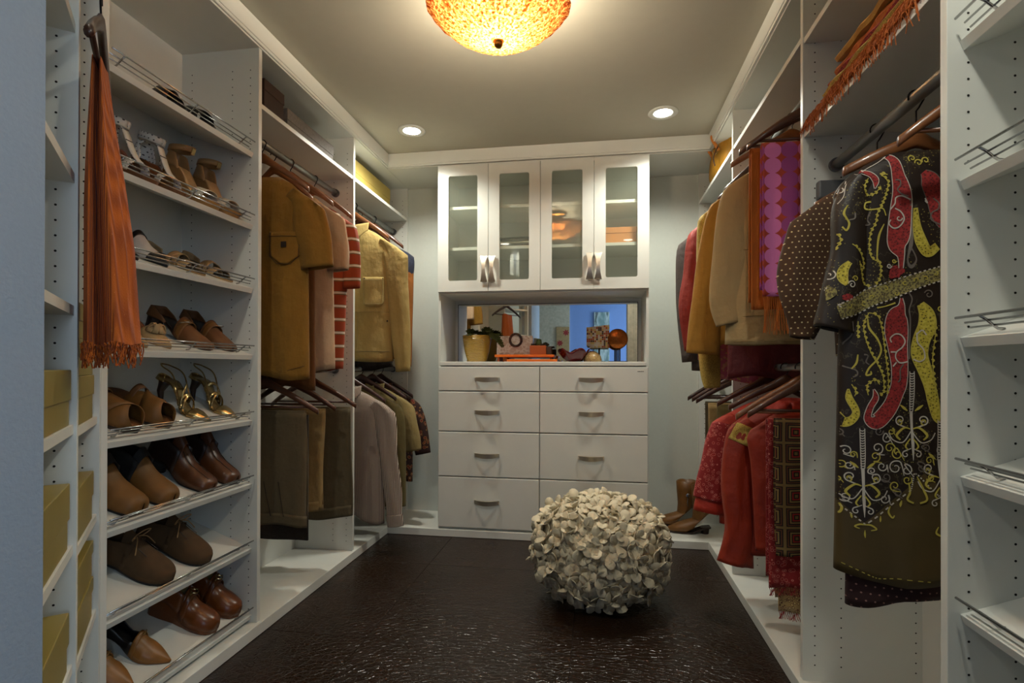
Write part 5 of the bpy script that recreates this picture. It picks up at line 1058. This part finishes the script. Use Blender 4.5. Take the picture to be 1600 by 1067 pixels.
for c in range(NC):
    # area-uniform over the profile
    h = (c+.5)/NC; ph = c*2.39996
    if h < .70: z = .035+h/.70*.325; r = pr(z)
    else: k = (1-h)/.30; r = .262*math.sqrt(k); z = .443-.085*(r/.262)**2.4
    dz = .006; n_ = Vector((math.cos(ph), math.sin(ph), 0))
    if h < .70: sl_ = (pr(z+dz)-pr(z-dz))/(2*dz); nn = Vector((n_.x, n_.y, -sl_)).normalized()
    else: nn = Vector((n_.x*.9*(r/.262)**1.6, n_.y*.9*(r/.262)**1.6, 1)).normalized()
    base = Vector((n_.x*r, n_.y*r, z)); t1 = nn.cross(Vector((.3, .2, 1)).normalized()).normalized(); t2 = nn.cross(t1); npt = rr.choice((4, 5, 5)); a0 = rr.random()*6
    lean = rr.uniform(.12, .62); jit = Vector((rr.uniform(-1, 1), rr.uniform(-1, 1), rr.uniform(-1, 1)))*.22; nn = (nn+jit).normalized(); t1 = nn.cross(t2).normalized(); t2 = nn.cross(t1)
    for q in range(npt):
        a = a0+2*PI*q/npt+rr.uniform(-.2, .2); d = t1*math.cos(a)+t2*math.sin(a); tl = lean+rr.uniform(-.15, .25); x = (d*math.cos(tl)+nn*math.sin(tl)).normalized(); y = nn.cross(d).normalized(); zz = x.cross(y)
        M4 = Matrix(((x.x, y.x, zz.x, base.x), (x.y, y.y, zz.y, base.y), (x.z, y.z, zz.z, base.z), (0, 0, 0, 1))) @ Matrix.Scale(rr.uniform(.85, 1.15), 4)
        tip = M4 @ Vector((.045, 0, 0))
        if tip.z < .003: M4 = Matrix.Translation((0, 0, .006-tip.z)) @ M4
        vis = (base.normalized()).dot((Vector((0, 0, 1.075))-Vector((PX_, PY_, .2))).normalized()); pet.append((nn.dot(Vector((-.01, -.95, .33)).normalized())+rr.uniform(0, .02), M4, rr.randrange(4)))
pet.sort(key=lambda p: -p[0])
for _, M4, v_ in pet[:298]:
    o = bpy.data.objects.new('petal', PM[v_][0]); COL.objects.link(o); o.parent = t; o.matrix_local = M4
mb = MB()
for _, M4, v_ in pet[298:]: mb.add([M4 @ Vector(p) for p in PM[v_][1]], PM[v_][2])
mb.build('petals', 'felt', t, smooth=True, kind='stuff')

# ---------------------------------------------------------------- things on the counter
CZ = 1.1125
t = thing('flower_pot', 'yellow ribbed ceramic pot with dark green succulents on the counter', 'plant', (-.785, 3.52, CZ))
MB().lathe([(.0, 0), (.060, 0), (.066, .01), (.083, .07), (.094, .14), (.098, .175), (.090, .176), (.084, .150), (.0, .150)], 48, cap=False).build('pot', 'pottery', t, smooth=True)
MB().lathe([(.0, .158), (.086, .156)], 24, cap=False).build('soil', 'soil', t)
rr = random.Random(5); lf = MB()
for k in range(16):
    a = rr.random()*6.28; r = rr.random()**.5*.095; cx_, cy_, cz_ = r*math.cos(a)+(.03 if k % 3 == 0 else 0), r*math.sin(a), .185+rr.random()*.03-(.02 if r > .08 else 0)
    for ring_, (n, el, sz) in enumerate(((7, .25, .042), (6, .7, .034), (4, 1.15, .022))):
        for q in range(n):
            b = 2*PI*q/n+ring_*.5+k; dx, dy = math.cos(b), math.sin(b); ce, se = math.cos(el), math.sin(el); tip = (cx_+dx*ce*sz, cy_+dy*ce*sz, cz_+se*sz); m_ = (cx_+dx*ce*sz*.6, cy_+dy*ce*sz*.6, cz_+se*sz*.6); w_ = sz*.30
            lf.add([(cx_, cy_, cz_), (m_[0]-dy*w_, m_[1]+dx*w_, m_[2]+.003), tip, (m_[0]+dy*w_, m_[1]-dx*w_, m_[2]+.003), (m_[0], m_[1], m_[2]-.006)], [(0, 1, 2), (0, 2, 3), (0, 3, 4), (4, 3, 2), (4, 2, 1), (0, 4, 1)])
for k in range(5):
    P = smooth_path([(.05+.008*k, -.02, .17), (.10+.006*k, -.03, .175-.006*k), (.145+.008*k, -.03, .17-.018*k)], 5); lf.tube(P, .003, 5)
    for p in P[2:]:
        for b in (0, 1.6, 3.1, 4.7): lf.add([(p[0], p[1], p[2]), (p[0]+.018*math.cos(b+k), p[1]+.018*math.sin(b+k), p[2]+.010), (p[0]+.010*math.cos(b+k+.6), p[1]+.010*math.sin(b+k+.6), p[2]+.016), (p[0]+.008*math.cos(b+k), p[1]+.008*math.sin(b+k), p[2]-.004)], [(0, 1, 2), (0, 3, 1), (1, 3, 2)])
lf.build('leaves', 'leaf', t, kind='stuff')
t = thing('side_table_tray', 'orange lacquered tray stand with a shelf under it on the counter', 'tray', (-.455, 3.50, CZ)); t.name = 'tray_stand'
B(-.192, .192, -.085, .085, .030, .046).build('top_board', 'orangelac', t, bevel=.003); B(-.105, .215, -.12, .06, 0, .016).build('lower_board', 'orangelac', t, bevel=.003)
for x in (-.175, .165): B(x, x+.012, -.07, .07, .0165 if x > 0 else 0, .030).build('support', 'terracotta', t)
t = thing('handbag', 'pearly shell handbag with round tortoiseshell handle on the orange tray', 'handbag', (-.535, 3.545, CZ+.0465))
MB().prism([(-.118, 0), (.118, 0), (.128, .10), (.122, .128), (-.118, .125)], lambda p, q: (p[0], q, p[1]), -.022, .022).build('bag_body', 'pearl', t, bevel=.006)
MB().tube([(.012+.038*math.cos(a), -.030, .098+.040*math.sin(a)) for a in [2*PI*k/28 for k in range(29)]], .0085, 10, cap=False).build('handle', 'tort', t, smooth=True)
t = thing('small_pot', 'terracotta square planter with tiny cactus on the orange tray', 'plant', (-.36, 3.465, CZ+.0465))
B(-.060, .045, -.032, .032, 0, .058).build('planter', 'terracotta', t, bevel=.003); B(.046, .075, -.025, .025, 0, .050).build('side_block', 'boxbrown', t, bevel=.002)
MB().lathe([(.0, .055), (.015, .056), (.018, .075), (.015, .098), (.0, .104)], 14, c=(-.005, 0, 0), cap=False, wob=lambda i, j: .12*math.cos(j*PI)).build('cactus', 'cactus', t, smooth=True)
mb = MB()
for k in range(9): mb.lathe([(0, .057), (.009, .060), (.006, .070), (0, .073)], 7, c=(-.048+.012*k if k < 3 else .015+.008*(k-3), -.012+.008*(k % 3), 0), cap=False)
mb.build('pebbles', 'soil', t, kind='stuff')
t = thing('bowl', 'burgundy glass bowl shaped like open petals on the counter', 'bowl', (-.140, 3.47, CZ))
def bw(a, b): th = 2*PI*a; r = .034+.062*b**.9+.010*math.sin(th*5)*b; return (r*math.cos(th), r*math.sin(th)*.85, .006+.066*b**1.5+.014*b*math.sin(th*5+.8))
MB().grid(bw, 60, 8).build('bowl_shell', 'burgglass', t, smooth=True, solid=.004); MB().lathe([(0, 0), (.034, 0), (.036, .008), (0, .009)], 24).build('foot', 'burgglass', t, smooth=True)
t = thing('trinket_box', 'round beaded trinket dome beside the burgundy bowl', 'ornament', (-.022, 3.50, CZ)); MB().lathe([(0, 0), (.055, 0), (.060, .012), (.052, .040), (.032, .060), (.0, .066)], 28, cap=False).build('dome', 'beads', t, smooth=True)
mb = MB()
for k in range(46):
    a = k*2.4; r = .058*math.sqrt((k+.5)/46); z = .066-.052*(r/.058)**2.4; mb.lathe([(0, .006), (.005, .003), (.005, -.003)], 6, c=(r*math.cos(a), r*math.sin(a), z), cap=False)
mb.build('beads', 'beads', t, kind='stuff')
t = thing('mosaic_plaque', 'square mosaic plaque on a black pin stand', 'ornament', (.022, 3.56, CZ)); B(-.05, .04, -.03, .03, 0, .006).build('base', 'black', t); MB().tube([(0, 0, .006), (0, 0, .095)], .0055, 10).build('post', 'black', t)
pl_ = MB().prism([(-.083, .226), (.064, .242), (.064, .092), (-.062, .092), (-.062, .103), (-.083, .103)], lambda p, q: (p[0], q, p[1]), -.008, .008).build('plaque', 'cream', t)
rr = random.Random(9)
for m_ in range(5):
    mb = MB()
    for i in range(12):
        for j in range(12):
            if int(abs(math.sin(i*12.9+j*78.2))*437.58*7) % 5 == m_:
                x0 = -.082+i*.0122; z0 = .093+j*.0122
                if z0+.011 > .228+.016*(x0+.083)/.147 or (x0 < -.063 and z0 < .103): continue
                mb.box(x0+.0006, x0+.0113, -.0105, -.0078, z0+.0006, z0+.0113)
    mb.build('tile', ['cream', 'boxbrown', 'boxyel', 'offwhite', 'terracotta'][m_], pl_, kind='stuff')
t = thing('disc_sculpture', 'hammered copper disc on a twin-rod black stand', 'ornament', (.143, 3.56, CZ)); B(-.065, .060, -.03, .03, 0, .006).build('base', 'black', t)
for x in (-.012, .010): MB().tube([(x, 0, .006), (x, 0, .10)], .0045, 8).build('post', 'black', t)
MB().lathe([(0, -.012), (.050, -.006), (.063, .0), (.066, .006), (.060, .012), (0, .014)], 40, cap=False).xf(Matrix.Translation((-.004, 0, .150)) @ Matrix.Rotation(PI/2, 4, 'X')).build('disc', 'copper', t, smooth=True)

# ---------------------------------------------------------------- bags and textiles on the upper shelves
t = thing('handbag', 'mustard suede handbag with orange straps lying on the top right shelf', 'handbag', (.755, 3.36, RS+.0005))
def bagf(a, b):
    th = 2*PI*a; z = b; r = (1-abs(b*2-1)**3.2)**.5; sl_ = 1-.25*b
    return (.085*math.cos(th)*(.25+.75*r)*(1-.2*b)+.01*math.sin(5*th)*b, (.24*math.sin(th)*(.35+.65*r))*sl_+.012*math.sin(th*7+b*4)*b, .005+.235*b-.03*b*math.sin(th))
MB().grid(bagf, 40, 16).build('bag_body', 'bagyel', t, smooth=True)
for k, y0 in enumerate((-.10, .03)):
    MB().tube(smooth_path([(-.065, y0-.05, .13), (-.095, y0-.03, .20), (-.085, y0, .232), (-.055, y0+.04, .20), (-.045, y0+.07, .14)], 6), .010, 8, flat=.5).build('strap', 'bagtan', t, smooth=True)
MB().tube([(-.078+.014*math.cos(a), -.12, .135+.018*math.sin(a)) for a in [2*PI*k/12 for k in range(13)]], .003, 6, cap=False).build('ring', 'goldlea', t)
MB().tube(smooth_path([(-.07, -.17, .15), (-.095, -.16, .09), (-.085, -.15, .04)], 5), .004, 6).build('drawstring', 'tort', t)
t = thing('basket_bag', 'yellow woven straw bag on the highest shelf over the folded shawls', 'bag', (.84, 1.72, 2.1685)); 
MB().grid(lambda a, b: ((.12+.012*math.sin(b*26))*math.cos(2*PI*a)*(1-.15*b), (.16+.012*math.sin(b*26))*math.sin(2*PI*a)*(1-.15*b), .002+.18*b), 40, 26).build('woven_body', 'goldspeck', t, smooth=True)
MB().grid(lambda a, b: (b*.1*math.cos(2*PI*a), b*.14*math.sin(2*PI*a), .175), 20, 2).build('cloth_top', 'bagyel', t)
t = thing('folded_shawls', 'folded orange and red fringed shawls spilling over the shelf edge', 'textile', (.692, 1.55, 1.8575)); 
for k, (m_, h) in enumerate((('redor', .022), ('orange', .024), ('goldspeck', .016), ('redpaisley', .016), ('orange', .024), ('goldsuede', .020))):
    z0 = sum((.022, .024, .016, .016, .024, .020)[:k]); off = .012*math.sin(k*2.1); rings = []
    for i in range(25):
        y = -.30+.58*i/24*(1-.05*k); e = .010+.002*math.sin(i*1.1+k*2); zz = z0+.003*math.sin(i*.9+k)+.0005*(k > 0); zz = max(zz, 0.0004); rings.append([(-e+off*.6+.012, y, zz), (-e-.006+off*.6+.012, y, zz+h*.5), (-e+off*.6+.012, y, zz+h), (.26, y, zz+h), (.26, y, zz)])
    MB().loft(rings).build('shawl', m_, t, smooth=False)
mb = MB(); rr = random.Random(11)
for i in range(620):
    y = -.30+.64*i/620; z = .012+rr.random()*(.035 if y < .15 else .03); l = .024+rr.random()*.034; q = rr.uniform(-.03, .05)
    mb.tube([(.006, y, z), (-.012, y+q*.3, z-.004), (-.016-rr.random()*.006, y+q*.7, max(.002, z-l*.6)), (-.010-rr.random()*.012, y+q*1.1, max(.002, z-l) if i % 3 else z-l)], .0012, 3, cap=False)
mb.build('fringe', 'orange', t, kind='stuff')

# ---------------------------------------------------------------- hall seen in the mirror
t = thing('wall_painting', 'tall blue-grey abstract painting on the blue hall wall, seen in the mirror', 'painting', (.10, -1.998, 1.0)); B(-.13, .13, 0, .03, 0, 1.03).build('canvas', 'abstract', t)
t = thing('fabric_panel', 'pale green panel with red flowers in the hall, seen in the mirror', 'panel', (-.565, -1.948, .5)); B(-.11, .11, 0, .02, 0, 1.28).build('backing', 'beige', t)
mb = MB()
for k in range(7):
    cx_, cz_ = (-.05 if k % 2 else .055), .1+.18*k
    mb.add([(cx_+(.045+.012*math.cos(a*7))*math.cos(a), .0215, cz_+(.045+.012*math.cos(a*7))*math.sin(a)) for a in [2*PI*j/42 for j in range(42)]], [tuple(range(42))])
mb.build('flower_print', 'redemb', t, kind='stuff')
